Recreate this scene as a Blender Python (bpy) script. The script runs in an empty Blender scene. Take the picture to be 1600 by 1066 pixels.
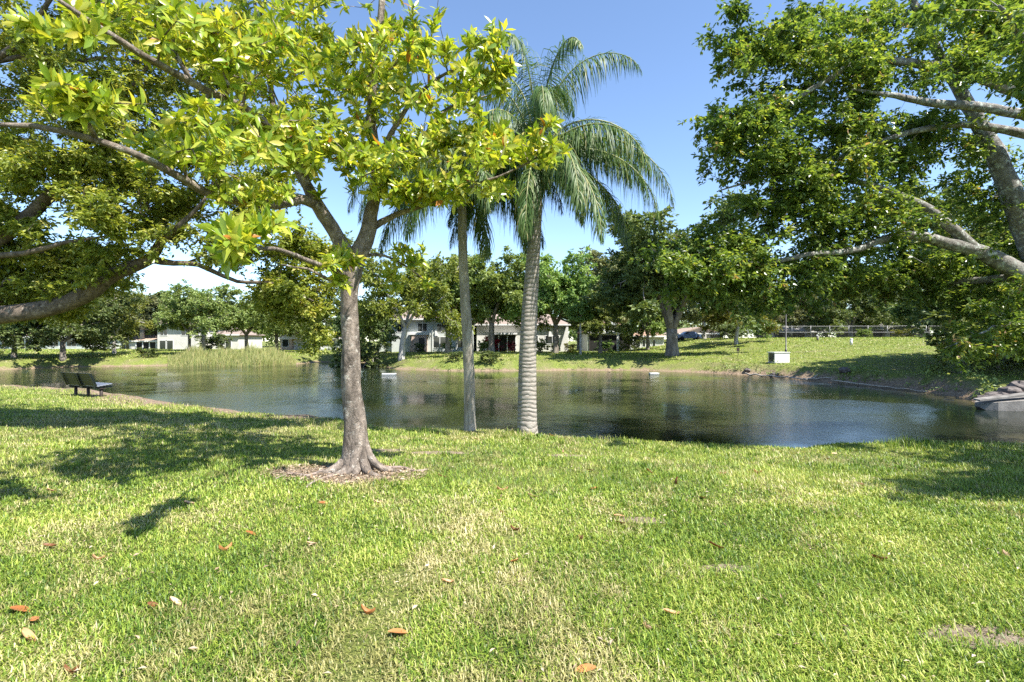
import bpy, math, random
import numpy as np
from mathutils import Vector, Matrix
PI = math.pi
rng = np.random.default_rng(11)
random.seed(5)
scene = bpy.context.scene
col = scene.collection
EYE, HOR, F = 1.6, 533.0, 800.0
WATER = -1.2

# ------------------------------------------------------------------ helpers
def P(px, py, Y):
    return np.array([(px - 800.0) / F * Y, Y, EYE - (py - HOR) / F * Y])

def nrmz(a):
    return a / (np.linalg.norm(a, axis=-1, keepdims=True) + 1e-9)

def tag(o, label=None, cat=None, group=None, kind=None):
    if label: o['label'] = label
    if cat: o['category'] = cat
    if group: o['group'] = group
    if kind: o['kind'] = kind
    return o

def empty(name, loc, label=None, cat=None, group=None, rz=0.0, s=1.0):
    o = bpy.data.objects.new(name, None)
    col.objects.link(o)
    o.location = [float(v) for v in loc]
    o.rotation_euler = (0, 0, rz)
    o.scale = (s, s, s)
    o.empty_display_size = 0.2
    return tag(o, label, cat, group)

class Acc:
    """collects vertices and faces, builds ONE mesh object"""
    def __init__(s):
        s.V, s.F, s.n, s.A, s.SM, s.MI = [], [], 0, [], [], []
    def add(s, V, F, val=0.5, smooth=False, mi=0):
        V = np.asarray(V, float).reshape(-1, 3)
        F = np.asarray(F, np.int64)
        s.V.append(V); s.F.append(F + s.n); s.n += len(V)
        v = np.full(len(F), val, float) if np.isscalar(val) else np.asarray(val, float)
        s.A.append(v); s.SM.append(np.full(len(F), smooth)); s.MI.append(np.full(len(F), mi, np.int32))
    def box(s, x0, x1, y0, y1, z0, z1, val=0.5, mi=0):
        V = [(x, y, z) for z in (z0, z1) for x, y in ((x0, y0), (x1, y0), (x1, y1), (x0, y1))]
        s.add(V, [(3, 2, 1, 0), (4, 5, 6, 7), (0, 1, 5, 4), (1, 2, 6, 5), (2, 3, 7, 6), (3, 0, 4, 7)], val, False, mi)
    def tube(s, pts, rad, sides=6, val=0.5, bump=0.0, seed=0, flute=0.0, mi=0, cap=True):
        pts = np.asarray(pts, float); n = len(pts)
        rad = np.full(n, rad) if np.isscalar(rad) else np.asarray(rad, float)
        T = np.gradient(pts, axis=0); T = nrmz(T)
        ref = np.array([0.0, 0, 1]) if abs(T[0][2]) < 0.8 else np.array([1.0, 0, 0])
        U = np.empty_like(T); u = nrmz(np.cross(T[0], ref))
        for i in range(n):
            u = u - T[i] * np.dot(u, T[i]); u = u / (np.linalg.norm(u) + 1e-9); U[i] = u
        W = np.cross(T, U)
        a = np.linspace(0, 2 * PI, sides, endpoint=False)
        R = rad[:, None] * np.ones((1, sides))
        if bump > 0:
            ph = seed * 1.7
            i = np.arange(n)[:, None]
            R = R * (1 + bump * (np.sin(3 * a + ph + 0.35 * i) * .5 + np.sin(5 * a - ph + 0.9 * i) * .35 + np.sin(2 * a + 1.9 * i + ph) * .35 + rng.normal(0, .25, R.shape)))
        V = pts[:, None, :] + R[..., None] * (np.cos(a)[None, :, None] * U[:, None, :] + np.sin(a)[None, :, None] * W[:, None, :])
        idx = np.arange(n * sides).reshape(n, sides)
        q = np.stack([idx[:-1], np.roll(idx, -1, 1)[:-1], np.roll(idx, -1, 1)[1:], idx[1:]], -1).reshape(-1, 4)
        s.add(V, q, val, True, mi)
        if cap and sides >= 4:
            base = s.n - n * sides
            for ring, flip in ((0, True), (n - 1, False)):
                r = [base + ring * sides + k for k in range(sides)]
                if flip: r = r[::-1]
                c = pts[ring]
                s.V.append(c[None]); ci = s.n; s.n += 1
                tr = np.array([(r[k], r[(k + 1) % sides], ci) for k in range(sides)])
                s.F.append(tr); s.A.append(np.full(sides, val)); s.SM.append(np.full(sides, True)); s.MI.append(np.full(sides, mi, np.int32))
    def build(s, name, mat, parent=None, loc=None):
        me = bpy.data.meshes.new(name)
        V = np.concatenate(s.V)
        me.vertices.add(len(V)); me.vertices.foreach_set('co', V.ravel().astype(np.float32))
        sizes = np.concatenate([np.full(len(f), f.shape[1]) for f in s.F])
        loops = np.concatenate([f.ravel() for f in s.F])
        me.loops.add(len(loops)); me.loops.foreach_set('vertex_index', loops.astype(np.int32))
        st = np.concatenate([[0], np.cumsum(sizes)[:-1]])
        me.polygons.add(len(sizes)); me.polygons.foreach_set('loop_start', st.astype(np.int32))
        me.polygons.foreach_set('use_smooth', np.concatenate(s.SM).astype(bool))
        me.polygons.foreach_set('material_index', np.concatenate(s.MI).astype(np.int32))
        me.update(calc_edges=True)
        at = me.attributes.new('rnd', 'FLOAT', 'FACE')
        at.data.foreach_set('value', np.concatenate(s.A).astype(np.float32))
        for m in (mat if isinstance(mat, (list, tuple)) else [mat]): me.materials.append(m)
        o = bpy.data.objects.new(name, me); col.objects.link(o)
        if parent: o.parent = parent
        if loc is not None: o.location = [float(v) for v in loc]
        return o

def copy_tree(o, parent=None):
    c = o.copy(); col.objects.link(c)
    if parent: c.parent = parent
    for ch in list(o.children): copy_tree(ch, c)
    return c

# ------------------------------------------------------------------ materials
class NT:
    def __init__(s, name):
        s.m = bpy.data.materials.new(name); s.m.use_nodes = True
        s.t = s.m.node_tree; s.t.nodes.clear()
        s.out = s.n('ShaderNodeOutputMaterial')
    def n(s, ty, **kw):
        nd = s.t.nodes.new(ty)
        for k, v in kw.items():
            if k[0] == '_': nd.inputs[k[1:]].default_value = v
            else: setattr(nd, k, v)
        return nd
    def l(s, a, b): s.t.links.new(a, b)
    def noise(s, scale, detail=4, rough=.55, vec=None, dist=0.0):
        nd = s.n('ShaderNodeTexNoise', _Scale=scale, _Detail=detail, _Roughness=rough, _Distortion=dist)
        if vec is not None: s.l(vec, nd.inputs['Vector'])
        return nd.outputs['Fac']
    def ramp(s, fac, stops):
        nd = s.n('ShaderNodeValToRGB'); e = nd.color_ramp.elements
        while len(e) < len(stops): e.new(0.5)
        for k, (p, c) in enumerate(stops):
            e[k].position = p; e[k].color = tuple(c) + (1,) if hasattr(c, '__len__') else (c, c, c, 1)
        if fac is not None: s.l(fac, nd.inputs['Fac'])
        return nd.outputs['Color']
    def mix(s, fac, a, b, blend='MIX'):
        nd = s.n('ShaderNodeMix', data_type='RGBA', blend_type=blend)
        for v, i in ((fac, 0), (a, 6), (b, 7)):
            if hasattr(v, 'is_linked') or hasattr(v, 'links'): s.l(v, nd.inputs[i])
            else: nd.inputs[i].default_value = v if i == 0 else tuple(v) + (1,)
        return nd.outputs[2]
    def math(s, op, a, b=0.0, clamp=False):
        nd = s.n('ShaderNodeMath', operation=op); nd.use_clamp = clamp
        for v, i in ((a, 0), (b, 1)):
            if hasattr(v, 'links'): s.l(v, nd.inputs[i])
            else: nd.inputs[i].default_value = v
        return nd.outputs[0]
    def attr(s, name): return s.n('ShaderNodeAttribute', attribute_name=name).outputs['Fac']
    def bump(s, h, strength=.5, dist=.02):
        nd = s.n('ShaderNodeBump', _Strength=strength, _Distance=dist); s.l(h, nd.inputs['Height'])
        return nd.outputs['Normal']
    def princ(s, color, rough=.6, spec=.4, normal=None, metal=0.0):
        nd = s.n('ShaderNodeBsdfPrincipled', _Metallic=metal)
        nd.inputs['Specular IOR Level'].default_value = spec
        if hasattr(color, 'links'): s.l(color, nd.inputs['Base Color'])
        else: nd.inputs['Base Color'].default_value = tuple(color) + (1,)
        if hasattr(rough, 'links'): s.l(rough, nd.inputs['Roughness'])
        else: nd.inputs['Roughness'].default_value = rough
        if normal is not None: s.l(normal, nd.inputs['Normal'])
        return nd
    def done(s, sh):
        s.l(sh.outputs[0], s.out.inputs['Surface']); return s.m

def obj_co(t): return t.n('ShaderNodeTexCoord').outputs['Object']
def world_co(t): return t.n('ShaderNodeNewGeometry').outputs['Position']

def mat_plain(name, c, rough=.6, spec=.4, var=.12, scale=3.0, bump=0.0, metal=0.0):
    t = NT(name); co = obj_co(t)
    f = t.noise(scale, 5, .6, co)
    d = tuple(max(0, v * (1 - var * 2)) for v in c); b = tuple(min(1, v * (1 + var)) for v in c)
    colr = t.ramp(f, [(.3, d), (.7, b)])
    nm = t.bump(t.noise(scale * 8, 5, .6, co), bump, .02) if bump else None
    return t.done(t.princ(colr, rough, spec, nm, metal))

def mat_leaf(name, stops, trans=.35, tcol=(1.5, 1.5, .6), rough=.42, spec=.45, objvar=.0):
    t = NT(name)
    c = t.ramp(t.attr('rnd'), stops)
    if objvar:
        oi = t.n('ShaderNodeObjectInfo').outputs['Random']
        hv = t.n('ShaderNodeHueSaturation'); t.l(c, hv.inputs['Color'])
        t.l(t.math('ADD', t.math('MULTIPLY', oi, objvar * .12), .5 - objvar * .06), hv.inputs['Hue'])
        t.l(t.math('ADD', t.math('MULTIPLY', oi, objvar), 1 - objvar * .5), hv.inputs['Value'])
        c = hv.outputs['Color']
    p = t.princ(c, rough, spec)
    tc = t.mix(1.0, c, tcol, 'MULTIPLY')
    tr = t.n('ShaderNodeBsdfTranslucent'); t.l(tc, tr.inputs['Color'])
    mx = t.n('ShaderNodeMixShader', _Fac=trans)
    t.l(p.outputs[0], mx.inputs[1]); t.l(tr.outputs[0], mx.inputs[2])
    return t.done(mx)

def mat_bark(name, dark, light, scale=6.0, lichen=None, bstr=.8, stretch=(1, 1, .35), bdist=.03, lam=(.62, .72)):
    t = NT(name); co = obj_co(t)
    mp = t.n('ShaderNodeMapping'); mp.inputs['Scale'].default_value = stretch; t.l(co, mp.inputs['Vector'])
    f = t.noise(scale, 8, .68, mp.outputs[0], .6)
    c = t.ramp(f, [(.3, dark), (.5, tuple((a + b) / 2 for a, b in zip(dark, light))), (.68, light)])
    if lichen:
        g = t.noise(scale * 1.3, 5, .7, co)
        c = t.mix(t.ramp(g, [(lam[0], 0.0), (lam[1], 1.0)]), c, lichen)
    nm = t.bump(t.noise(scale * 2.2, 8, .7, mp.outputs[0], .8), bstr, bdist)
    return t.done(t.princ(c, .85, .2, nm))

M = {}
M['mag_leaf'] = mat_leaf('magnolia_leaf', [(0, (.08, .16, .02)), (.3, (.19, .30, .035)), (.55, (.35, .44, .05)), (.8, (.52, .53, .08)), (.93, (.62, .53, .13)), (1, (.42, .18, .04))], .48, (1.3, 1.2, .5), .27, .6)
M['oakL_leaf'] = mat_leaf('pale_oak_leaf', [(0, (.09, .14, .03)), (.4, (.22, .28, .055)), (.75, (.38, .41, .09)), (1, (.54, .50, .17))], .45, (1.3, 1.25, .5), .35, .5)
M['oakR_leaf'] = mat_leaf('dark_oak_leaf', [(0, (.055, .11, .03)), (.4, (.14, .22, .055)), (.75, (.27, .34, .08)), (.93, (.43, .45, .11)), (1, (.36, .24, .15))], .45, (1.35, 1.3, .5), .33, .5)
M['far_green'] = mat_leaf('bright_tree_leaf', [(0, (.12, .19, .055)), (.5, (.22, .31, .09)), (1, (.38, .44, .16))], .33, (1.35, 1.3, .6), .5, .35, .35)
M['far_dark'] = mat_leaf('dark_tree_leaf', [(0, (.06, .10, .035)), (.5, (.125, .175, .055)), (1, (.24, .28, .10))], .3, (1.4, 1.35, .6), .5, .35, .3)
M['far_olive'] = mat_leaf('olive_tree_leaf', [(0, (.10, .13, .06)), (.5, (.19, .22, .10)), (1, (.33, .33, .17))], .32, (1.3, 1.25, .7), .6, .3, .3)
M['far_yellow'] = mat_leaf('yellow_green_leaf', [(0, (.09, .12, .025)), (.5, (.19, .21, .04)), (1, (.30, .29, .06))], .35, (1.4, 1.35, .5), .5, .35, .3)
M['palm_leaf'] = mat_leaf('palm_leaf', [(0, (.035, .08, .02)), (.5, (.075, .14, .035)), (.85, (.15, .20, .06)), (1, (.32, .28, .13))], .32, (1.3, 1.35, .55), .48, .35)
M['reed'] = mat_leaf('reed_leaf', [(0, (.18, .25, .07)), (.5, (.36, .38, .14)), (1, (.58, .50, .26))], .3, (1.2, 1.15, .6), .6, .3)
M['red_leaf'] = mat_leaf('red_bract', [(0, (.05, .09, .02)), (.35, (.3, .012, .03)), (1, (.5, .02, .06))], .3, (1.2, .9, .9), .5, .3)
M['mag_bark'] = mat_bark('magnolia_bark', (.04, .032, .026), (.35, .29, .24), 7.5, (.52, .48, .42), 1.0, (1, 1, .55), .05, (.56, .68))
M['oakL_bark'] = mat_bark('left_oak_bark', (.04, .03, .022), (.24, .19, .15), 8, (.42, .36, .30), .9, (1, 1, .8), .03, (.60, .7))
M['oakR_bark'] = mat_bark('right_oak_bark', (.07, .065, .058), (.29, .275, .25), 7, (.46, .49, .45), .9, (1, 1, 1), .04, (.52, .62))
M['far_bark'] = mat_bark('far_bark', (.09, .075, .06), (.34, .30, .26), 2.5, None, .6, (1, 1, .4), .06)
M['far_bark_pale'] = mat_bark('pale_bark', (.22, .20, .18), (.55, .52, .47), 2.5, None, .6, (1, 1, .4), .06)
M['root'] = mat_bark('root_bark', (.14, .10, .08), (.42, .35, .31), 12, None, .8, (1, 1, 1))

def mat_palm_trunk():
    t = NT('palm_trunk'); co = obj_co(t)
    sp = t.n('ShaderNodeSeparateXYZ'); t.l(co, sp.inputs[0])
    z = t.math('ADD', sp.outputs[2], t.math('MULTIPLY', t.noise(3.0, 3, .5, co), .12))
    ring = t.math('ABSOLUTE', t.math('SINE', t.math('ADD', t.math('MULTIPLY', z, 34.0), t.math('MULTIPLY', t.noise(1.1, 3, .6, co), 9.0))))
    mp = t.n('ShaderNodeMapping'); mp.inputs['Scale'].default_value = (1, 1, 4.0); t.l(co, mp.inputs['Vector'])
    f = t.noise(9, 8, .7, mp.outputs[0])
    base = t.ramp(f, [(.3, (.13, .11, .09)), (.5, (.27, .245, .21)), (.7, (.42, .39, .35))])
    dk = t.ramp(ring, [(0, .5), (.2, .9), (.5, 1.0)])
    c = t.mix(1.0, base, dk, 'MULTIPLY')
    nm = t.bump(t.math('ADD', ring, t.math('MULTIPLY', f, .8)), .7, .02)
    return t.done(t.princ(c, .85, .2, nm))
M['palm_trunk'] = mat_palm_trunk()
M['palm_trunk_rough'] = mat_bark('slender_palm_trunk', (.12, .10, .075), (.44, .40, .34), 7, None, .8, (1, 1, .25))
M['palm_rachis'] = mat_plain('palm_rachis', (.24, .25, .10), .5, .4, .2, 6)
M['palm_fruit'] = mat_plain('palm_fruit_stalk', (.48, .22, .06), .6, .3, .25, 14)
M['stucco'] = mat_plain('pale_stucco', (.56, .55, .51), .9, .1, .06, 1.2, .2)
M['stucco_grey'] = mat_plain('grey_green_stucco', (.50, .53, .50), .9, .1, .06, 1.2, .2)
M['stucco_pink'] = mat_plain('pink_stucco', (.52, .40, .33), .9, .1, .06, 1.2, .2)
M['white'] = mat_plain('white_paint', (.66, .66, .64), .5, .3, .04, 2)
M['dark_trim'] = mat_plain('dark_bronze_trim', (.04, .035, .03), .5, .4)
M['brown_wall'] = mat_plain('brown_siding', (.13, .11, .095), .8, .2, .1, 2)
M['screen'] = mat_plain('insect_screen', (.022, .022, .02), .7, .2)
M['pool_green'] = mat_plain('garage_door_paint', (.5, .5, .44), .6, .3, .04)
def mat_glass():
    t = NT('window_glass'); return t.done(t.princ((.02, .025, .028), .06, .8))
M['glass'] = mat_glass()
def mat_roof(name, a, b):
    t = NT(name); co = obj_co(t)
    w = t.n('ShaderNodeTexWave', _Scale=2.2, _Distortion=.6); w.bands_direction = 'Z'; t.l(co, w.inputs['Vector'])
    c = t.ramp(t.noise(4.5, 6, .7, co), [(.3, a), (.7, b)])
    c = t.mix(t.math('MULTIPLY', w.outputs['Fac'], .25), c, tuple(v * .6 for v in a))
    return t.done(t.princ(c, .9, .15, t.bump(w.outputs['Fac'], .6, .05)))
M['roof_tan'] = mat_roof('tan_shingle', (.28, .21, .16), (.44, .35, .28))
M['roof_orange'] = mat_roof('orange_tile', (.26, .165, .12), (.42, .29, .215))
M['roof_brown'] = mat_roof('brown_shingle', (.20, .155, .13), (.36, .29, .25))
M['roof_grey'] = mat_roof('grey_shingle', (.20, .19, .18), (.38, .35, .33))
M['galv'] = mat_plain('galvanised_steel', (.17, .175, .175), .4, .5, .1, 4, 0, .6)
M['concrete'] = mat_plain('weathered_concrete', (.24, .225, .205), .9, .2, .28, 2.2, .5)
M['rock'] = mat_plain('dark_rock', (.15, .13, .12), .9, .2, .35, 5, .8)
M['bench_green'] = mat_plain('dark_green_plastic', (.006, .013, .011), .45, .5, .2, 5)
M['bench_seat'] = mat_plain('bench_seat_slats', (.20, .22, .27), .3, .6, .1, 5)  # pale tone puts the seat's wet, sunlit brightness into its colour
M['post_brown'] = mat_plain('brown_post', (.04, .03, .025), .6, .3)
M['black_metal'] = mat_plain('black_metal', (.02, .02, .022), .4, .5)
M['dry_leaf'] = mat_leaf('dry_leaf', [(0, (.10, .045, .02)), (.35, (.30, .11, .035)), (.7, (.46, .2, .07)), (1, (.58, .42, .28))], .15, (1.2, 1, .6), .5, .35)
M['litter'] = mat_leaf('leaf_litter', [(0, (.10, .065, .04)), (.4, (.28, .195, .125)), (1, (.52, .44, .33))], .1, (1.1, 1, .7), .7, .2)
M['driftwood'] = mat_bark('driftwood', (.22, .18, .14), (.60, .53, .44), 8, None, .6, (1, 1, 1))
M['car_blue'] = mat_plain('blue_car_paint', (.10, .16, .30), .25, .6, .04)
M['tyre'] = mat_plain('tyre_rubber', (.02, .02, .02), .8, .2)

# ------------------------------------------------------------------ terrain
def far(px, py): return (px - 800) / F * 2240.0 / (py - HOR), 2240.0 / (py - HOR)
def near(px, py):
    Y = 1.95 * F / (py - HOR) + 1.7
    return ((px - 800) / F * Y, Y)
pond = [near(*q) for q in ((-260, 604), (-100, 601), (0, 600), (100, 601), (180, 604), (250, 612), (330, 625), (400, 634), (530, 645), (600, 653),
        (700, 664), (830, 673), (900, 679), (1000, 685), (1150, 689), (1300, 689), (1450, 686), (1560, 678), (1600, 672), (1750, 660))]
pond += [far(*q) for q in ((1900, 648), (1750, 641), (1640, 637), (1560, 634), (1500, 622), (1440, 611), (1350, 602), (1290, 597), (1250, 593), (1200, 588), (1130, 584), (1060, 581),
        (1000, 579), (900, 579), (800, 580), (700, 580), (620, 577), (594, 572), (570, 567), (500, 566), (455, 570), (400, 572), (300, 572), (240, 572),
        (150, 573), (100, 574), (0, 578), (-100, 583), (-250, 590))]
pond = np.array(pond)

def sdist(x, y):
    sh = x.shape; x = x.ravel(); y = y.ravel()
    d2 = np.full(x.shape, 1e18); ins = np.zeros(x.shape, bool)
    A = pond; B = np.roll(pond, -1, 0)
    for a, b in zip(A, B):
        e = b - a; L = e @ e
        t = np.clip(((x - a[0]) * e[0] + (y - a[1]) * e[1]) / L, 0, 1)
        d2 = np.minimum(d2, (x - a[0] - t * e[0]) ** 2 + (y - a[1] - t * e[1]) ** 2)
        c = (a[1] > y) != (b[1] > y)
        with np.errstate(divide='ignore', invalid='ignore'):
            xi = (b[0] - a[0]) * (y - a[1]) / (b[1] - a[1]) + a[0]
        ins ^= c & (x < xi)
    d = np.sqrt(d2)
    return np.where(ins, -d, d).reshape(sh)

def sst(a, b, x):
    t = np.clip((x - a) / (b - a), 0, 1); return t * t * (3 - 2 * t)

def terrain(x, y):
    s = sdist(x, y)
    s = s + .30 * np.sin(x * 1.3 + 2 * np.sin(y * .7)) * np.sin(y * 1.1 + 1.0) + .14 * np.sin(x * 3.7 + y * 2.9)
    rgt = sst(14, 30, x) * sst(15, 24, y)
    steep = .9 + 1.3 * (1 - rgt)
    z = WATER + .85 * sst(0, 1, s / (steep)) + .35 * sst(2, 9, s)
    z = np.where(s < 0, WATER - np.minimum(.7, -s * .3), z)
    z = z + 2.0 * sst(3, 36, s) * sst(12, 34, x) * sst(18, 34, y)
    z = z + .25 * sst(6, 30, s) * sst(-20, -50, x) * sst(40, 60, y)
    z = z + (s > 1) * .02 * np.sin(x * .9 + 1) * np.sin(y * .8) + .012 * np.sin(x * 3.1) * np.sin(y * 2.7 + x)
    far_r = sst(110, 260, np.hypot(x, y))
    z = z * (1 - far_r) + 1.0 * far_r
    return z, s

def axis(c0, c1, step, lo, hi, grow=1.12):
    a = list(np.arange(c0, c1 + 1e-6, step)); d = step
    while a[-1] < hi: d *= grow; a.append(a[-1] + d)
    d = step; b = []; v = c0
    while v > lo: d *= grow; v -= d; b.append(v)
    return np.array(b[::-1] + a)
GX = axis(-48, 48, .4, -900, 900); GY = axis(-2, 70, .4, -300, 1200)
XX, YY = np.meshgrid(GX, GY)
ZZ, SS = terrain(XX, YY)

def _interp(A, x, y):
    x = np.asarray(x, float); y = np.asarray(y, float)
    i = np.clip(np.searchsorted(GX, x) - 1, 0, len(GX) - 2); j = np.clip(np.searchsorted(GY, y) - 1, 0, len(GY) - 2)
    u = (x - GX[i]) / (GX[i + 1] - GX[i]); v = (y - GY[j]) / (GY[j + 1] - GY[j])
    return (A[j, i] * (1 - u) + A[j, i + 1] * u) * (1 - v) + (A[j + 1, i] * (1 - u) + A[j + 1, i + 1] * u) * v
def H(x, y): return _interp(ZZ, x, y)
def S(x, y): return _interp(SS, x, y)
def G(px, py, y0=1.5, y1=140):
    """point where the eye ray through a picture position meets the ground"""
    Y = np.linspace(y0, y1, 6000); x = (px - 800) / F * Y; z = EYE - (py - HOR) / F * Y
    k = np.argmax(z <= H(x, Y))
    return np.array([x[k], Y[k], H(x[k], Y[k])])
def at(px, Y, dz=0.0):
    x = (px - 800) / F * Y; return np.array([x, Y, float(H(x, Y)) + dz])

MAG = G(560, 737)                      # foot of the magnolia
def mulch_mask(x, y):
    dx = (x - MAG[0] + .12) / .84; dy = (y - MAG[1] + .14) / .50
    r = np.hypot(dx, dy) + .14 * np.sin(3 * np.arctan2(dy, dx) + 2) + .12 * np.sin(5 * np.arctan2(dy, dx)) + .08 * np.sin(11 * np.arctan2(dy, dx) + 1)
    return r

nx, ny = len(GX), len(GY)
g = Acc()
idx = np.arange(nx * ny).reshape(ny, nx)
g.add(np.stack([XX, YY, ZZ], -1).reshape(-1, 3), np.stack([idx[:-1, :-1], idx[:-1, 1:], idx[1:, 1:], idx[1:, :-1]], -1).reshape(-1, 4), .5, True)

BARE = [(2.55, 2.78, .32, .13), (1.2, 4.75, .24, .12), (1.5, 3.6, .2, .07), (-2.3, 8.6, .5, .2), (-1.2, 8.3, .5, .15), (.9, 8.4, .35, .12)]
def mat_ground():
    t = NT('lawn_ground'); co = world_co(t)
    n1 = t.noise(.55, 5, .6, co); n2 = t.noise(6, 6, .7, co); n3 = t.noise(38, 6, .75, co)
    gr = t.ramp(n2, [(.3, (.12, .17, .035)), (.5, (.24, .30, .05)), (.72, (.38, .40, .10))])
    st = t.ramp(n3, [(.3, (.16, .13, .07)), (.6, (.36, .31, .17))])
    c = t.mix(t.ramp(n1, [(.44, .1), (.66, .75)]), gr, st)
    c = t.mix(t.ramp(n3, [(.42, .85), (.62, 0.0)]), c, (.035, .05, .016))
    soil = t.ramp(t.noise(9, 7, .75, co), [(.3, (.07, .05, .035)), (.5, (.22, .16, .11)), (.7, (.44, .35, .25))])
    sh = t.attr('shore')
    edge = t.math('ADD', sh, t.math('MULTIPLY', t.math('SUBTRACT', t.noise(1.4, 5, .7, co), .5), 2.2))
    c = t.mix(t.ramp(t.math('MULTIPLY', edge, .5), [(.12, 1.0), (.38, 0.0)]), c, soil)
    mu = t.attr('mulch')
    xyz = t.n('ShaderNodeSeparateXYZ'); t.l(co, xyz.inputs[0])
    for cx, cy, rx, ry in BARE:
        ex = t.math('MULTIPLY', t.math('SUBTRACT', xyz.outputs[0], cx), 1 / rx); ey = t.math('MULTIPLY', t.math('SUBTRACT', xyz.outputs[1], cy), 1 / ry)
        rr = t.math('SQRT', t.math('ADD', t.math('MULTIPLY', ex, ex), t.math('MULTIPLY', ey, ey)))
        mu = t.math('MINIMUM', mu, t.math('MULTIPLY', rr, .95))
    mu = t.math('ADD', mu, t.math('MULTIPLY', t.math('SUBTRACT', t.noise(7, 4, .7, co), .5), .5))
    c = t.mix(t.ramp(mu, [(.86, 1.0), (1.0, 0.0)]), c, t.ramp(t.noise(30, 6, .8, co), [(.3, (.10, .075, .05)), (.5, (.25, .195, .14)), (.7, (.44, .37, .28))]))
    h = t.math('ADD', t.math('MULTIPLY', n3, .5), n2)
    return t.done(t.princ(c, .95, .1, t.bump(h, .9, .06)))
M['ground'] = mat_ground()
go = g.build('lawn_ground', M['ground']); tag(go, kind='structure')
for nm, A in (('shore', SS - 2.4 * sst(-1.5, -5, XX) * sst(10, 13, YY) * sst(34, 24, YY) - .35 * sst(14, 20, XX) * sst(18, 26, YY) * sst(50, 42, YY)), ('mulch', mulch_mask(XX, YY))):
    a = go.data.attributes.new(nm, 'FLOAT', 'POINT'); a.data.foreach_set('value', np.clip(A, -20, 20).ravel().astype(np.float32))

def mat_water():
    t = NT('pond_water'); co = world_co(t)
    mp = t.n('ShaderNodeMapping'); mp.inputs['Scale'].default_value = (1.0, 1.3, 1); t.l(co, mp.inputs['Vector'])
    a = t.noise(4.0, 4, .65, mp.outputs[0], .4); b = t.noise(16, 3, .6, mp.outputs[0]); w = t.noise(.13, 4, .55, co)
    amp = t.ramp(w, [(.40, .12), (.60, 1.0)])
    h = t.math('MULTIPLY', t.math('ADD', a, t.math('MULTIPLY', b, .55)), amp)
    deep = t.ramp(t.noise(.12, 4, .5, co), [(.35, (.006, .012, .008)), (.65, (.02, .024, .01))])
    mud = t.mix(t.ramp(t.math('ADD', t.math('MULTIPLY', t.attr('shore'), .25), 1.0), [(.55, 0.0), (1.0, .8)]), deep, (.12, .10, .045))
    p = t.princ(mud, .04, .5, t.bump(h, .34, .05)); p.inputs['IOR'].default_value = 1.33
    return t.done(p)
w = Acc()
wx = np.arange(-75, 60, .8); wy = np.arange(8, 80, .8); WX, WY = np.meshgrid(wx, wy)
idx = np.arange(WX.size).reshape(WX.shape)
w.add(np.stack([WX, WY, np.full(WX.shape, WATER)], -1).reshape(-1, 3), np.stack([idx[:-1, :-1], idx[:-1, 1:], idx[1:, 1:], idx[1:, :-1]], -1).reshape(-1, 4), .5, True)
wo = w.build('water', mat_water()); tag(wo, kind='structure')
a = wo.data.attributes.new('shore', 'FLOAT', 'POINT'); a.data.foreach_set('value', np.clip(S(WX, WY), -20, 20).ravel().astype(np.float32))

# ------------------------------------------------------------------ leaves and branches
def rnd_unit(n):
    v = rng.normal(size=(n, 3)); return nrmz(v)

def leaves(acc, base, d, n, L, W, fold=.25, val=None):
    """small folded leaf: one bent quad each"""
    d = nrmz(d); s = nrmz(np.cross(d, n)); n = np.cross(s, d)
    L = L[:, None]; W = W[:, None]
    m = base + d * L * .48
    V = np.stack([base, m + s * W * .5 + n * W * fold, base + d * L - n * L * .08, m - s * W * .5 + n * W * fold], 1)
    k = np.arange(len(base))[:, None] * 4
    if val is None: val = rng.random(len(base))
    acc.add(V.reshape(-1, 3), k + np.array([[0, 1, 2, 3]]), val)

def big_leaves(acc, base, d, n, L, W, val, curl=.18):
    """broad elliptic leaf with a folded midrib"""
    d = nrmz(d); s = nrmz(np.cross(d, n)); n = np.cross(s, d)
    L = L[:, None]; W = W[:, None]; N = len(base)
    c = curl * (rng.random((N, 1)) * 2.6 - .5)
    def pt(t, w, up): return base + d * L * t + s * W * w + n * (W * up - L * c * t * t)
    V = np.stack([pt(0, 0, 0), pt(.28, .36, .1), pt(.62, .48, .13), pt(1, 0, 0), pt(.62, -.48, .13), pt(.28, -.36, .1), pt(.28, 0, 0), pt(.62, 0, 0)], 1)
    k = np.arange(N)[:, None] * 8
    acc.add(V.reshape(-1, 3), np.concatenate([k + np.array([[6, 1, 2, 7]]), k + np.array([[5, 6, 7, 4]])]), np.concatenate([val, val]), True)
    # triangles share the same vertices
    acc.F.append(np.concatenate([k + np.array([[0, 1, 6]]), k + np.array([[0, 6, 5]]), k + np.array([[7, 2, 3]]), k + np.array([[7, 3, 4]])]) + acc.n - N * 8)
    acc.A.append(np.concatenate([val] * 4)); acc.SM.append(np.full(4 * N, True)); acc.MI.append(np.zeros(4 * N, np.int32))

def smooth_path(pts, rad, step):
    """Catmull-Rom through hand placed points"""
    pts = np.asarray(pts, float); rad = np.asarray(rad, float)
    Q = np.vstack([2 * pts[0] - pts[1], pts, 2 * pts[-1] - pts[-2]])
    out, ro = [], []
    for i in range(len(pts) - 1):
        p0, p1, p2, p3 = Q[i:i + 4]
        m = max(2, int(np.linalg.norm(p2 - p1) / step))
        for k in range(m):
            t = k / m
            out.append(.5 * ((2 * p1) + (-p0 + p2) * t + (2 * p0 - 5 * p1 + 4 * p2 - p3) * t * t + (-p0 + 3 * p1 - 3 * p2 + p3) * t ** 3))
            ro.append(rad[i] * (1 - t) + rad[i + 1] * t)
    out.append(pts[-1]); ro.append(rad[-1])
    return np.array(out), np.array(ro)

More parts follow.
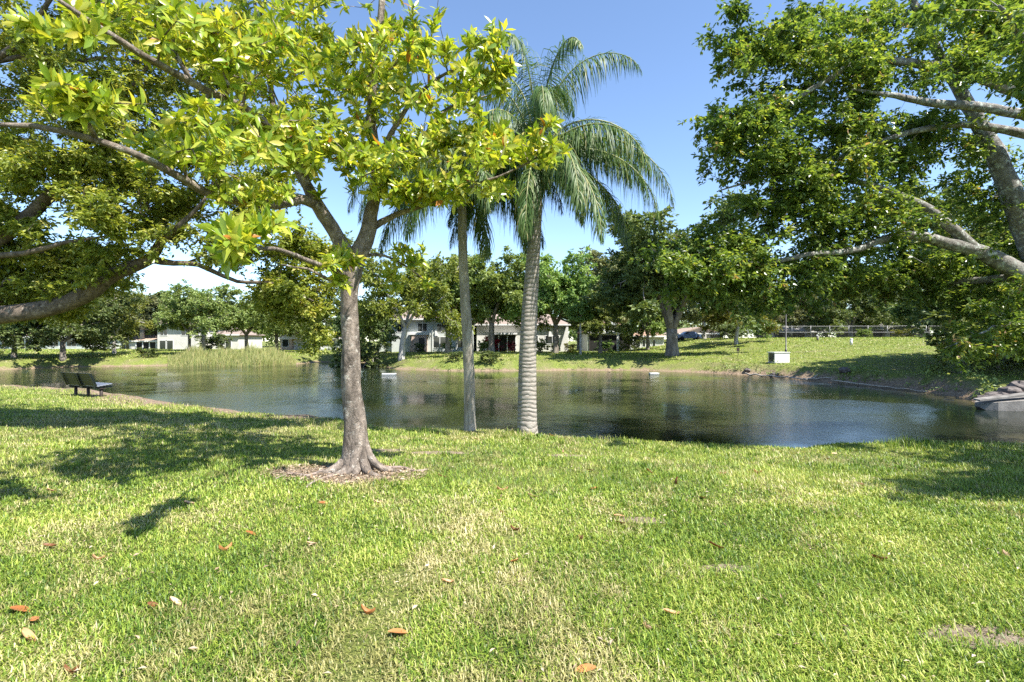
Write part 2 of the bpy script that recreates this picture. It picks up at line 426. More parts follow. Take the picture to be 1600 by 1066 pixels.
class Tree:
    def __init__(s, step=.25):
        s.step = step; s.pos = []; s.par = []; s.given = []; s.chains = []; s.tips = []
    def limb(s, pts, rad, wob=0.0):
        p, r = smooth_path(pts, rad, s.step)
        if wob:
            for k in range(1, len(p)): p[k] += rng.normal(0, wob * .5, 3)
        ids = []; prev = -1
        if s.pos:
            d = np.linalg.norm(np.array(s.pos) - p[0], axis=1); prev = int(np.argmin(d))
        ch = [prev] if prev >= 0 else []
        for k in range(len(p)):
            s.pos.append(p[k]); s.par.append(prev); s.given.append(r[k]); prev = len(s.pos) - 1; ids.append(prev)
        s.chains.append((ids, True))
        return ids
    def grow(s, tips, bend=.25, maxseg=None, r0=.004):
        tips = np.asarray(tips)
        P0 = np.array(s.pos)
        d0 = np.array([np.min(np.linalg.norm(P0 - t, axis=1)) for t in tips])
        order = np.argsort(d0)
        buf = np.zeros((len(P0) + len(tips) * 14, 3)); n = len(P0); buf[:n] = P0
        par = list(s.par); given = list(s.given)
        st = s.step
        for i in order:
            t = tips[i]
            d = np.linalg.norm(buf[:n] - t, axis=1); k = int(np.argmin(d))
            # step back along the parent a little so that twigs leave at an acute angle
            kk = k
            for _ in range(2):
                if par[kk] >= 0 and d[par[kk]] < d[k] * 1.35: kk = par[kk]
            k = kk
            dist = d[k]; m = int(np.clip(dist / st, 1, 9)); a = buf[k]
            off = rnd_unit(1)[0] * dist * bend * .5; off[2] -= dist * bend * .15
            ids = [k]
            for q in range(1, m + 1):
                u = q / m
                p = a * (1 - u) + t * u + off * 4 * u * (1 - u) * .6 + (rng.normal(0, .02 * dist / m, 3) if q < m else 0)
                buf[n] = p; par.append(ids[-1]); given.append(0.0); ids.append(n); n += 1
            s.chains.append((ids, False)); s.tips.append(ids)
        s.pos = list(buf[:n]); s.par = par; s.given = given
        # radii by the pipe rule
        R = np.zeros(n); e = 2.25
        kids = np.zeros(n, int)
        for k in range(n):
            if par[k] >= 0: kids[par[k]] += 1
        acc = np.zeros(n)
        for k in range(n - 1, -1, -1):
            v = acc[k] if acc[k] > 0 else r0 ** e
            R[k] = v ** (1 / e)
            if par[k] >= 0: acc[par[k]] += v
        g_ = np.array(given)
        s.rad = np.where(g_ > 0, g_, np.minimum(R, .06))
        return s
    def mesh(s, acc, minr=0.0, bump=.1, sides_big=14):
        for ids, hand in s.chains:
            p = np.array([s.pos[k] for k in ids]); r = np.array([s.rad[k] for k in ids])
            if r.max() < minr or len(p) < 2: continue
            if not hand:
                r = np.minimum.accumulate(r); r[0] = min(r[0], r[1] * 1.3)
            rm = r.max(); sd = sides_big if rm > .09 else 8 if rm > .03 else 5 if rm > .012 else 3
            acc.tube(p, r, sd, rng.random(), bump if rm > .02 else 0, rng.random() * 9, cap=rm > .02)

def clump_points(blobs, to_world, f=1.0):
    out = []
    for (px, py, Y, rx, ry, rY, n, cl) in blobs:
        n = int(n * f)
        nc = max(1, n // cl)
        c = rnd_unit(nc) * (rng.random((nc, 1)) ** .45)
        for q in c:
            k = cl
            o = q[None] + rng.normal(0, .15, (k, 3)) * [1.25, .75, 1.0]
            for v in o: out.append(to_world(px + v[0] * rx, py + v[1] * ry, Y + v[2] * rY))
    return np.array(out)

# ------------------------------------------------------------------ magnolia
def magnolia():
    T = Tree(.16)
    b = MAG; Y = b[1]
    ctr = [(b[0] + .0, b[1], b[2] - .1), (b[0] - .03, Y, b[2] + .18), P(556, 660, Y), P(549, 600, Y), P(548, 540, Y), P(545, 470, Y), P(549, 425, Y), P(556, 398, Y)]
    T.limb(ctr, [.235, .175, .136, .119, .110, .106, .120, .118])
    T.limb([P(556, 400, Y), P(571, 375, Y), P(580, 335, Y - .02), P(590, 260, Y - .1), P(580, 170, Y - .2), P(592, 60, Y - .3), P(600, -60, Y - .3), P(610, -200, Y - .2)], [.118, .105, .085, .066, .055, .042, .035, .02], .012)
    T.limb([P(552, 410, Y), P(535, 385, Y - .05), P(518, 355, Y - .15), P(495, 318, Y - .3), P(478, 285, Y - .4), P(462, 240, Y - .5), P(400, 180, Y - 1.0), P(300, 130, Y - 1.6), P(190, 65, Y - 2.2), P(90, 0, Y - 2.6)], [.105, .095, .085, .08, .055, .045, .04, .035, .026, .015], .01)
    T.limb([P(497, 322, Y - .3), P(470, 312, Y - .5), P(430, 320, Y - .8), P(340, 308, Y - 1.3), P(270, 270, Y - 1.8), P(200, 236, Y - 2.2), P(100, 205, Y - 2.6), P(0, 195, Y - 2.9)], [.07, .06, .055, .045, .038, .03, .022, .016], .008)
    T.limb([P(576, 360, Y), P(620, 335, Y + .2), P(690, 312, Y + .2), P(740, 290, Y + .1), P(800, 268, Y), P(850, 240, Y - .1)], [.05, .035, .026, .02, .014, .008], .008)
    T.limb([P(588, 270, Y), P(610, 210, Y + .1), P(650, 150, Y), P(700, 112, Y - .1), P(780, 80, Y - .2)], [.045, .035, .026, .018, .008], .01)
    T.limb([P(582, 330, Y), P(600, 280, Y + .4), P(640, 240, Y + .7), P(700, 170, Y + .9), P(760, 150, Y + 1.0)], [.05, .035, .03, .02, .008], .01)
    T.limb([P(478, 290, Y - .4), P(440, 220, Y), P(420, 120, Y + .3), P(400, 20, Y + .5), P(380, -120, Y + .5)], [.05, .045, .035, .025, .012], .01)
    T.limb([P(545, 430, Y), P(500, 415, Y - 1.0), P(440, 392, Y - 2.0), P(370, 388, Y - 2.9)], [.035, .028, .02, .01], .006)
    T.limb([P(546, 445, Y), P(520, 440, Y - .3), P(480, 420, Y - .6), P(440, 415, Y - .6)], [.035, .022, .014, .008], .01)
    T.limb([P(560, 400, Y), P(600, 400, Y + .6), P(640, 420, Y + 1.0), P(668, 440, Y + 1.2)], [.03, .02, .014, .007], .01)
    blobs = [(480, 70, Y - .2, 150, 110, 1.1, 110, 5), (620, 90, Y - .1, 130, 100, 1.1, 110, 5), (735, 110, Y - .3, 62, 85, .5, 44, 4), (590, 235, Y - .3, 150, 62, 1.1, 105, 5),
             (760, 225, Y - .2, 95, 45, .7, 70, 5), (710, 290, Y - .1, 130, 26, .6, 44, 4), (340, 60, Y - 1.2, 120, 70, .9, 80, 5), (440, 215, Y - .8, 90, 55, .8, 56, 4),
             (320, 210, Y - 1.6, 100, 55, .6, 44, 4), (140, 145, Y - 2.7, 110, 40, .35, 26, 4), (390, 300, Y - 1.2, 90, 28, .4, 20, 4), (352, 388, Y - 3.1, 42, 32, .22, 15, 5), (415, 355, Y - 2.6, 40, 24, .3, 8, 4),
             (540, 408, Y - .8, 48, 38, .35, 16, 4), (250, 20, Y - 1.8, 110, 50, .7, 36, 4), (660, 300, Y, 60, 35, .5, 20, 4), (850, 222, Y - .3, 28, 42, .3, 14, 4), (775, 60, Y - .3, 30, 60, .3, 12, 3),
             (500, -110, Y, 260, 100, 1.6, 130, 5), (640, -60, Y + .4, 110, 60, 1.0, 40, 5), (640, 425, Y + 1.1, 42, 46, .4, 22, 4), (560, 150, Y + .9, 200, 120, .7, 70, 5), (100, 40, Y - 2.4, 80, 40, .4, 12, 3)]
    tips = clump_points(blobs, lambda x, y, z: P(x, y, max(z, 2.6)), 1.75)
    T.grow(tips, .3, r0=.0042)
    tr = Acc(); T.mesh(tr, 0, .10, 30)
    # buttress roots flaring out of the foot of the trunk
    root = empty('magnolia_tree', MAG, 'broad leaved magnolia with knobbly grey trunk rising from a bare mulch patch', 'tree')
    for k, (a, ln, r) in enumerate(((-2.85, .72, .085), (-2.3, .46, .07), (-1.75, .34, .085), (-1.15, .40, .065), (-.6, .5, .07), (-.05, .66, .06), (.8, .4, .07), (1.7, .4, .07), (2.6, .5, .07), (3.05, .7, .05))):
        pts = []
        for u in np.linspace(0, 1, 9):
            rr = .06 + ln * u; aa = a + .3 * math.sin(u * 3 + k)
            x = MAG[0] + math.cos(aa) * rr; y = MAG[1] + math.sin(aa) * rr
            pts.append((x, y, float(H(x, y)) + (.26 + .16 * ((k * 7) % 3) / 2) * math.exp(-u * 5.5) + .02 - .05 * u))
        tr.tube(pts, np.linspace(r, .015, 9), 9, .5, .12, k)
    o = tr.build('trunk', M['mag_bark'], root); o.location = [-float(v) for v in MAG]
    lf = Acc()
    B, D, N_, L_ = [], [], [], []
    pos = np.array(T.pos)
    for ids in T.tips:
        tip = pos[ids[-1]]; prv = pos[ids[-2]]
        ax = nrmz(tip - prv + np.array([0, 0, .25]) * np.linalg.norm(tip - prv)); 
        n = rng.integers(9, 15)
        e1 = nrmz(np.cross(ax, rnd_unit(1)[0])); e2 = np.cross(ax, e1)
        ph = rng.random() * 6
        for q in range(n):
            a = ph + q * 2.4; sp = .5 + .9 * (q / n)
            rad = math.cos(a) * e1 + math.sin(a) * e2
            d = ax * math.cos(sp) + rad * math.sin(sp) + rng.normal(0, .22, 3)
            B.append(tip - ax * .012 * (n - q)); D.append(d); N_.append(ax * math.sin(sp) - rad * math.cos(sp) + rng.normal(0, .3, 3))
            L_.append(rng.uniform(.09, .175))
    B = np.array(B); D = np.array(D); N_ = np.array(N_); L_ = np.array(L_)
    clv = np.clip(rng.normal(.56, .2, len(B)), 0, .9); clv[rng.random(len(B)) < .007] = 1.0
    big_leaves(lf, B, D, N_, L_, L_ * rng.uniform(.27, .38, len(L_)), clv)
    c = lf.build('crown', M['mag_leaf'], root); c.location = [-float(v) for v in MAG]
magnolia()

# ------------------------------------------------------------------ the two big oaks beside the camera
def leaf_spray(acc, T, per, L0, L1, spread, val_mu=.45, droop=.2, tw=6, up=1.1):
    """each twig end carries a few twiglets, each twiglet a row of leaves"""
    pos = np.array(T.pos)
    tip = pos[[ids[-1] for ids in T.tips]]; prv = pos[[ids[max(0, len(ids) - 3)] for ids in T.tips]]
    ax = nrmz(tip - prv); nT = len(tip); m = max(2, per // tw)
    d = ax[:, None] * .55 + rnd_unit(nT * tw).reshape(nT, tw, 3) * [1, 1, .6]
    d[..., 2] -= droop * .4
    d = nrmz(d)
    ln = spread * rng.uniform(.9, 2.0, (nT, tw, 1))
    start = tip[:, None] - ax[:, None] * spread * rng.uniform(0, 1.3, (nT, tw, 1))
    u = rng.uniform(.1, 1.0, (nT, tw, m, 1))
    base = start[:, :, None] + d[:, :, None] * (ln[:, :, None] * u) + rng.normal(0, spread * .05, (nT, tw, m, 3))
    base[..., 2:] -= (u * ln[:, :, None]) ** 2 * .35
    N = nT * tw * m
    dirs = (d[:, :, None] * .55 + rnd_unit(N).reshape(nT, tw, m, 3) * [1, 1, .55] + np.array([0, 0, -droop])).reshape(-1, 3)
    V = np.clip(rng.normal(0, .17, (nT, tw, m)) + val_mu + rng.normal(0, .13, (nT, 1, 1)) + rng.normal(0, .08, (nT, tw, 1)), 0, 1).reshape(-1)
    L = rng.uniform(L0, L1, N); N_ = rnd_unit(N) * .75 + np.array([0, 0, up])
    leaves(acc, base.reshape(-1, 3), dirs, N_, L, L * rng.uniform(.42, .6, N), .15, V)

def oak_left():
    base = at(-150, 9.6)
    T = Tree(.22)
    Y = 9.4
    T.limb([base - [0, 0, .2], P(-150, 620, 9.6), P(-140, 540, 9.6), P(-120, 440, 9.6), P(-110, 300, 9.5), P(-80, 120, 9.5), P(-60, -60, 9.5), P(-20, -300, 9.4)], [.46, .36, .33, .30, .24, .18, .13, .06], .02)
    T.limb([P(-140, 545, 9.6), P(-60, 505, Y), P(0, 493, Y), P(60, 485, Y), P(130, 463, Y), P(180, 427, Y), P(235, 404, Y), P(255, 375, Y - .1), P(290, 345, Y - .2), P(330, 300, Y - .3)], [.21, .18, .16, .155, .145, .12, .10, .075, .045, .02], .015)
    T.limb([P(235, 404, Y), P(270, 411, Y), P(310, 414, Y), P(370, 440, Y + .2), P(430, 442, Y + .3), P(490, 470, Y + .4)], [.085, .05, .045, .035, .025, .012], .012)
    T.limb([P(-115, 430, 9.6), P(-50, 400, Y), P(0, 374, Y), P(55, 328, Y), P(100, 285, Y), P(125, 240, Y), P(180, 170, Y - .1), P(240, 90, Y - .2)], [.16, .14, .12, .11, .10, .06, .045, .02], .015)
    T.limb([P(100, 290, Y), P(150, 303, Y), P(200, 318, Y), P(240, 350, Y)], [.05, .035, .025, .012], .012)
    T.limb([P(-110, 410, 9.6), P(-30, 402, Y - .2), P(40, 395, Y - .4), P(100, 380, Y - .5), P(170, 368, Y - .6)], [.07, .06, .05, .035, .015], .015)
    T.limb([P(-80, 130, 9.5), P(-20, 100, Y - .3), P(25, 70, Y - .3), P(80, 0, Y - .3), P(140, -90, Y - .3)], [.08, .065, .05, .035, .02], .015)
    T.limb([P(-20, 100, Y), P(40, 88, Y), P(110, 96, Y), P(180, 92, Y), P(290, 110, Y)], [.05, .045, .04, .028, .015], .015)
    T.limb([P(125, 245, Y), P(200, 215, Y + .4), P(290, 190, Y + .6), P(380, 200, Y + .8), P(470, 210, Y + .8)], [.05, .04, .03, .025, .012], .015)
    T.limb([P(-60, 0, 9.5), P(80, -120, 9.6), P(250, -200, 9.7)], [.10, .07, .03], .02)
    blobs = [(60, 150, Y, 110, 90, 1.2, 110, 6), (200, 170, Y + .2, 120, 90, 1.2, 120, 6), (60, 260, Y, 90, 60, 1.0, 80, 6), (190, 270, Y + .1, 110, 55, 1.0, 90, 6), (80, 420, Y + .4, 110, 50, 1.0, 95, 6),
             (200, 370, Y + .2, 80, 45, .8, 60, 5), (330, 250, Y + .4, 110, 70, 1.0, 90, 6), (30, 350, Y + .3, 70, 50, 1.0, 55, 6), (370, 380, Y + .4, 70, 50, .8, 60, 5), (450, 440, Y + .7, 65, 42, .7, 60, 5),
             (20, 40, Y, 90, 60, 1.0, 40, 5), (180, 30, Y, 120, 60, 1.2, 75, 6), (330, 90, Y + .5, 120, 80, 1.0, 70, 6), (440, 190, Y + .8, 90, 80, .9, 60, 5), (100, -120, Y, 240, 90, 1.8, 110, 6),
             (-120, 150, Y, 120, 200, 1.8, 120, 6), (-60, 380, Y, 60, 60, 1, 30, 5), (130, 330, Y - .6, 70, 40, .5, 40, 5), (100, 470, Y + 1.0, 120, 26, .6, 45, 5), (10, 450, Y + .8, 40, 50, .6, 40, 5), (120, 430, Y + 1.2, 90, 40, .8, 90, 6), (60, 480, Y + 1.4, 90, 26, .6, 60, 5), (250, 320, Y + 1, 70, 40, .8, 60, 5), (400, 300, Y + 1, 80, 50, .8, 60, 5), (480, 400, Y + 1.2, 60, 60, .7, 60, 5), (460, 470, Y + 1.3, 75, 45, .7, 90, 5), (500, 530, Y + 1.5, 34, 30, .5, 20, 4)]
    tips = clump_points(blobs, P, 1.4)
    T.grow(tips, .3, r0=.0035)
    root = empty('live_oak', base, 'spreading oak at the picture edge whose long bare limb sweeps over the bench', 'tree')
    tr = Acc(); T.mesh(tr, 0, .08, 16)
    o = tr.build('trunk', M['oakL_bark'], root); o.location = [-float(v) for v in base]
    lf = Acc(); leaf_spray(lf, T, 84, .06, .105, .17, .55, .2, 7)
    c = lf.build('crown', M['oakL_leaf'], root); c.location = [-float(v) for v in base]
oak_left()

def oak_right():
    base = at(1730, 12.6)
    T = Tree(.25)
    Y = 12.0
    T.limb([base - [0, 0, .2], P(1728, 660, 12.6), P(1715, 580, 12.5), P(1705, 480, 12.4), P(1712, 380, 12.3), P(1725, 280, 12.3), P(1710, 120, 12.2), P(1680, -60, 12.1), P(1640, -300, 12)], [.55, .45, .40, .36, .30, .26, .2, .15, .07], .02)
    T.limb([P(1705, 500, 12.4), P(1650, 460, Y), P(1600, 430, Y), P(1540, 398, Y), P(1480, 380, Y), P(1410, 367, Y - .2), P(1330, 392, Y - .4), P(1260, 398, Y - .5), P(1190, 412, Y - .6), P(1100, 400, Y - .8)], [.30, .25, .21, .18, .13, .09, .07, .055, .045, .02], .015)
    T.limb([P(1525, 392, Y), P(1480, 350, Y), P(1435, 318, Y), P(1360, 290, Y), P(1280, 270, Y), P(1200, 262, Y)], [.14, .11, .09, .07, .05, .02], .015)
    T.limb([P(1700, 500, 12.4), P(1640, 440, 12.6), P(1605, 370, 12.7), P(1575, 290, 12.7), P(1545, 220, 12.7), P(1505, 150, 12.7), P(1470, 90, 12.6), P(1430, 10, 12.5), P(1380, -100, 12.4)], [.30, .28, .25, .22, .19, .14, .11, .08, .04], .02)
    T.limb([P(1712, 200, 12.2), P(1650, 172, Y), P(1600, 148, Y), P(1520, 118, Y - .3), P(1440, 100, Y - .5), P(1350, 93, Y - .7), P(1300, 120, Y - .8), P(1240, 158, Y - .8), P(1180, 200, Y - .8), P(1130, 250, Y - .8)], [.16, .14, .125, .11, .09, .07, .06, .045, .035, .015], .015)
    T.limb([P(1720, 240, 12.3), P(1650, 205, Y - .2), P(1600, 180, Y - .4), P(1520, 166, Y - .6), P(1450, 160, Y - .7), P(1400, 150, Y - .8), P(1330, 140, Y - .8)], [.14, .12, .11, .10, .08, .06, .02], .015)
    T.limb([P(1722, 280, 12.3), P(1650, 230, Y), P(1590, 207, Y), P(1500, 195, Y), P(1410, 210, Y - .2), P(1330, 240, Y - .3), P(1260, 258, Y - .4), P(1170, 284, Y - .5), P(1120, 300, Y - .5)], [.13, .11, .10, .075, .06, .045, .04, .03, .012], .012)
    T.limb([P(1690, 520, 12.5), P(1640, 500, 11.8), P(1590, 505, 11.2), P(1530, 520, 10.8), P(1480, 545, 10.5)], [.07, .05, .035, .02, .01], .03)
    T.limb([P(1690, 0, 12.2), P(1600, 20, 12), P(1520, -20, 11.6), P(1400, -60, 11.2), P(1280, -40, 11)], [.14, .11, .08, .05, .02], .02)
    T.limb([P(1600, 430, Y), P(1500, 440, 13), P(1400, 430, 13.4), P(1300, 440, 13.6), P(1220, 450, 13.6)], [.10, .08, .06, .04, .015], .015)
    T.limb([P(1715, 300, 12.3), P(1690, 200, 10.2), P(1640, 120, 8.6), P(1600, 60, 7.6), P(1560, 10, 7.2)], [.16, .12, .08, .05, .02], .02)
    T.limb([(14.5, 12.3, 4.4), (14.0, 9.8, 5.3), (12.8, 7.4, 5.7), (12.2, 5.4, 5.8), (10.8, 4.6, 5.8)], [.14, .11, .07, .05, .02], .02)
    blobs = [(2330, 30, 6.5, 300, 150, 1.2, 130, 6), (2100, 20, 7.6, 200, 130, 1.0, 60, 6), (2780, -60, 5.0, 330, 150, 1.1, 260, 6), (2750, -267, 3.9, 260, 130, .8, 110, 6), (1190, 190, Y - .6, 105, 120, 1.2, 150, 6), (1130, 210, Y - .6, 52, 40, .6, 30, 5), (1180, 80, Y - .6, 78, 42, .8, 45, 5), (1300, 80, Y - .4, 120, 90, 1.4, 130, 6), (1330, 220, Y, 130, 80, 1.3, 130, 6), (1440, 60, Y, 140, 80, 1.5, 110, 6), (1240, 290, Y - .2, 90, 55, 1.0, 75, 5),
             (1470, 240, Y + .8, 120, 80, 1.5, 90, 6), (1330, 340, Y, 130, 50, 1.2, 110, 6), (1240, 400, Y, 100, 60, 1.0, 115, 6), (1110, 405, Y - .6, 90, 55, .8, 120, 6), (1090, 440, Y - .6, 60, 34, .5, 40, 5), (1400, 430, Y + 1.2, 130, 50, 1.0, 130, 6),
             (1540, 440, Y + 1.0, 110, 60, 1.2, 120, 6), (1560, 60, Y, 80, 80, 1.4, 70, 5), (1560, 320, Y + 1.5, 90, 80, 1.0, 80, 6), (1230, 480, Y + 1.0, 60, 26, .6, 18, 4), (1180, 450, Y, 60, 34, .6, 40, 5),
             (1515, 530, 11, 50, 36, .9, 22, 4), (1590, 500, 11.5, 60, 60, .9, 40, 5), (1490, -100, Y, 220, 80, 2.0, 60, 5), (1250, -60, 11, 100, 50, 1.2, 30, 5), (1150, 20, 11.2, 30, 22, .4, 8, 4),
             (1660, 60, 8.2, 130, 110, 1.3, 110, 6), (1750, 160, 9, 120, 140, 1.8, 90, 6), (1800, 400, 12, 120, 120, 2.0, 60, 6), (1500, 10, 7.4, 60, 40, .7, 12, 4), (1500, 415, 14.5, 130, 38, 1.2, 100, 6), (1560, 540, 13, 80, 30, .8, 20, 5), (1370, 455, 14, 120, 20, .8, 30, 5)]
    tips = clump_points(blobs, P, 1.4)
    T.grow(tips, .3, r0=.0035)
    root = empty('laurel_oak', base, 'large lichen spotted oak reaching grey limbs in from the side above the pond', 'tree')
    tr = Acc(); T.mesh(tr, 0, .06, 18)
    o = tr.build('trunk', M['oakR_bark'], root); o.location = [-float(v) for v in base]
    lf = Acc(); leaf_spray(lf, T, 60, .085, .145, .22, .45, .2, 6)
    c = lf.build('crown', M['oakR_leaf'], root); c.location = [-float(v) for v in base]
oak_right()

# ------------------------------------------------------------------ palms
def frond(root, centre, az, el0, el1, length, seed, name='frond'):
    r = np.random.default_rng(seed)
    n = 26; p = np.zeros((n, 3)); d = np.zeros((n, 3)); ds = length / (n - 1)
    for i in range(n):
        u = i / (n - 1); el = el0 + (el1 - el0) * (u ** (2.0 if el0 > 1.3 else 1.0))
        d[i] = (math.cos(el) * math.cos(az), math.cos(el) * math.sin(az), math.sin(el))
        if i: p[i] = p[i - 1] + d[i - 1] * ds
    p = p + centre
    A = Acc()
    A.tube(p, np.linspace(.028, .005, n), 5, .9, mi=1)
    m = 165
    side0 = np.array([-math.sin(az), math.cos(az), 0.0])
    Bs, q = [], 0
    for sgn in (-1, 1):
        u = np.linspace(.13, 1.0, m) + r.normal(0, .004, m); u = np.clip(u, .1, 1)
        f = u * (n - 1); i = np.clip(f.astype(int), 0, n - 2); t = (f - i)[:, None]
        b = p[i] * (1 - t) + p[i + 1] * t; dd = d[i]
        up = np.cross(dd, side0) * 1.0
        tilt = r.uniform(-1.1, 1.1, m)[:, None]
        dirv = nrmz(sgn * side0 * np.cos(tilt) + (-up) * np.sin(tilt) + dd * .6 + np.array([0, 0, -.35]))
        L = (.78 * np.sin(np.clip(u * .80 + .22, 0, 1) * PI) ** .7 + .12) * r.uniform(.6, 1.12, m); L = L[:, None]
        pts = [b]; dv = dirv.copy(); cur = b
        for s_ in range(4):
            dv = nrmz(dv + r.normal(0, .10, (m, 3)) + np.array([0, 0, -1.0]) * (r.uniform(.45, 1.0, (m, 1)) * (.8 + .3 * s_))); cur = cur + dv * L * .26; pts.append(cur)
        wv = nrmz(np.cross(dirv, rnd_unit(m) * .3 + up))
        wd = [.005, .009, .008, .0055, .001]
        V = np.stack([pts[k] + wv * wd[k] for k in range(5)] + [pts[k] - wv * wd[k] for k in range(5)], 1)
        k = np.arange(m)[:, None] * 10
        Fq = np.concatenate([k + np.array([[j, j + 1, j + 6, j + 5]]) for j in range(4)])
        val = np.clip(r.normal(.5, .22, m), 0, 1)
        A.add(V.reshape(-1, 3), Fq, np.concatenate([val] * 4), True)
    o = A.build(name, [M['palm_leaf'], M['palm_rachis']], root)
    return o

def palm(px, Y, top_px, top_py, r0, r1, label, mat, rings, fr, length, fruit=False, seed=1):
    b = at(px, Y)
    root = empty('queen_palm', b, label, 'palm tree', 'queen palms on the pond edge')
    top = P(top_px, top_py, Y) - b
    n = 90; pts = []
    for u in np.linspace(0, 1, n):
        x = top[0] * (u ** 1.0) + .04 * math.sin(u * 5 + seed); pts.append((x - .04 * math.sin(seed) * (1 - u), .05 * math.sin(u * 4), -.1 + (top[2] + .1) * u))
    u = np.linspace(0, 1, n)
    rad = r0 + (r1 - r0) * sst(0, 1, u) + .05 * r0 / .2 * np.exp(-u * 30)
    if rings: rad = rad * (1 + .008 * np.sin(u * top[2] * 50 + 2.5 * np.sin(u * 17)))
    A = Acc(); A.tube(pts, rad, 20, .5, .012 if rings else .05, seed)
    A.build('trunk', mat, root)
    c = np.array(pts[-1])
    # crownshaft of old leaf bases
    A = Acc()
    A.tube([c - [0, 0, .25], c + [0, 0, .1], c + [0.0, 0, .5], c + [0, 0, .85]], [r1 * .9, r1 * 1.15, r1 * .9, r1 * .35], 14, .7, .1, seed)
    for k in range(9):
        a = k * 2.4; A.tube([c + [math.cos(a) * r1 * .7, math.sin(a) * r1 * .7, -.1], c + [math.cos(a) * r1 * 1.3, math.sin(a) * r1 * 1.3, .35], c + [math.cos(a) * r1 * 2.2, math.sin(a) * r1 * 2.2, .8]], [.05, .045, .02], 6, .6)
    A.build('leaf_base', M['palm_rachis'], root)
    hub = c + np.array([0, 0, .45])
    for k, (az, e0, e1, ln) in enumerate(fr):
        frond(root, hub + np.array([math.cos(az), math.sin(az), 0]) * .06, az, e0, e1, length * ln, seed * 100 + k)
    if fruit:
        A = Acc()
        for k in range(60):
            a = -.3 + rng.normal(0, .35); q = rng.uniform(.35, .62)
            s0 = hub + np.array([.25, -.05, .08]); e = s0 + np.array([math.cos(a) * q * .9, math.sin(a) * q * .6, rng.uniform(-.34, .14)])
            A.tube([s0, (s0 + e) / 2 + [0, 0, .05], e], [.010, .008, .006], 4, rng.random())
        A.tube([hub - [0, 0, .1], hub + [.2, 0, .08], hub + [.42, -.05, .0]], [.03, .025, .015], 6)
        A.build('flower_stalk', M['palm_fruit'], root)
D_ = math.radians
fr1 = [(D_(a), D_(e), D_(f), l) for a, e, f, l in ((12, 56, -86, .95), (-10, 38, -88, 1.08), (-75, 14, -89, .95), (60, 86, -66, 1.02), (-15, 83, -75, 1.08), (150, 86, -55, 1.08), (-70, 80, -75, .95), (-110, 86, -70, .95), (10, 72, -78, 1.0), (185, 78, -70, .92), (25, 66, -84, .98),
       (178, 52, -85, 1.0), (200, 25, -88, 1.0), (120, 45, -84, 1.0), (240, 50, -86, .95), (-35, 46, -88, .95), (28, 16, -88, .95), (165, 0, -89, .85), (-100, -15, -89, .8), (300, -5, -89, .95), (95, 10, -88, .9), (60, 40, -84, .95), (270, 70, -76, .9), (0, -2, -89, .85), (-20, 20, -89, 1.0), (150, 30, -88, .9))]
palm(824, 11.0, 836, 284, .205, .13, 'taller queen palm with thick ringed pale grey trunk', M['palm_trunk'], True, fr1, 3.4, True, 3)
fr2 = [(D_(a), D_(e), D_(-89), l) for a, e, l in ((5, 40, .9), (50, 55, .9), (95, 30, .9), (140, 50, .9), (182, 42, 1.0), (215, 20, .95), (250, 45, .85), (290, 15, .85), (325, 40, .9), (20, 5, .85), (165, 0, .9), (235, -10, .8), (340, -15, .75), (75, -5, .8), (120, 75, .9), (300, 72, .9))]
palm(734, 11.2, 724, 300, .125, .095, 'thinner queen palm with streaked brown trunk standing beside the ringed one', M['palm_trunk_rough'], False, fr2, 3.2, False, 7)

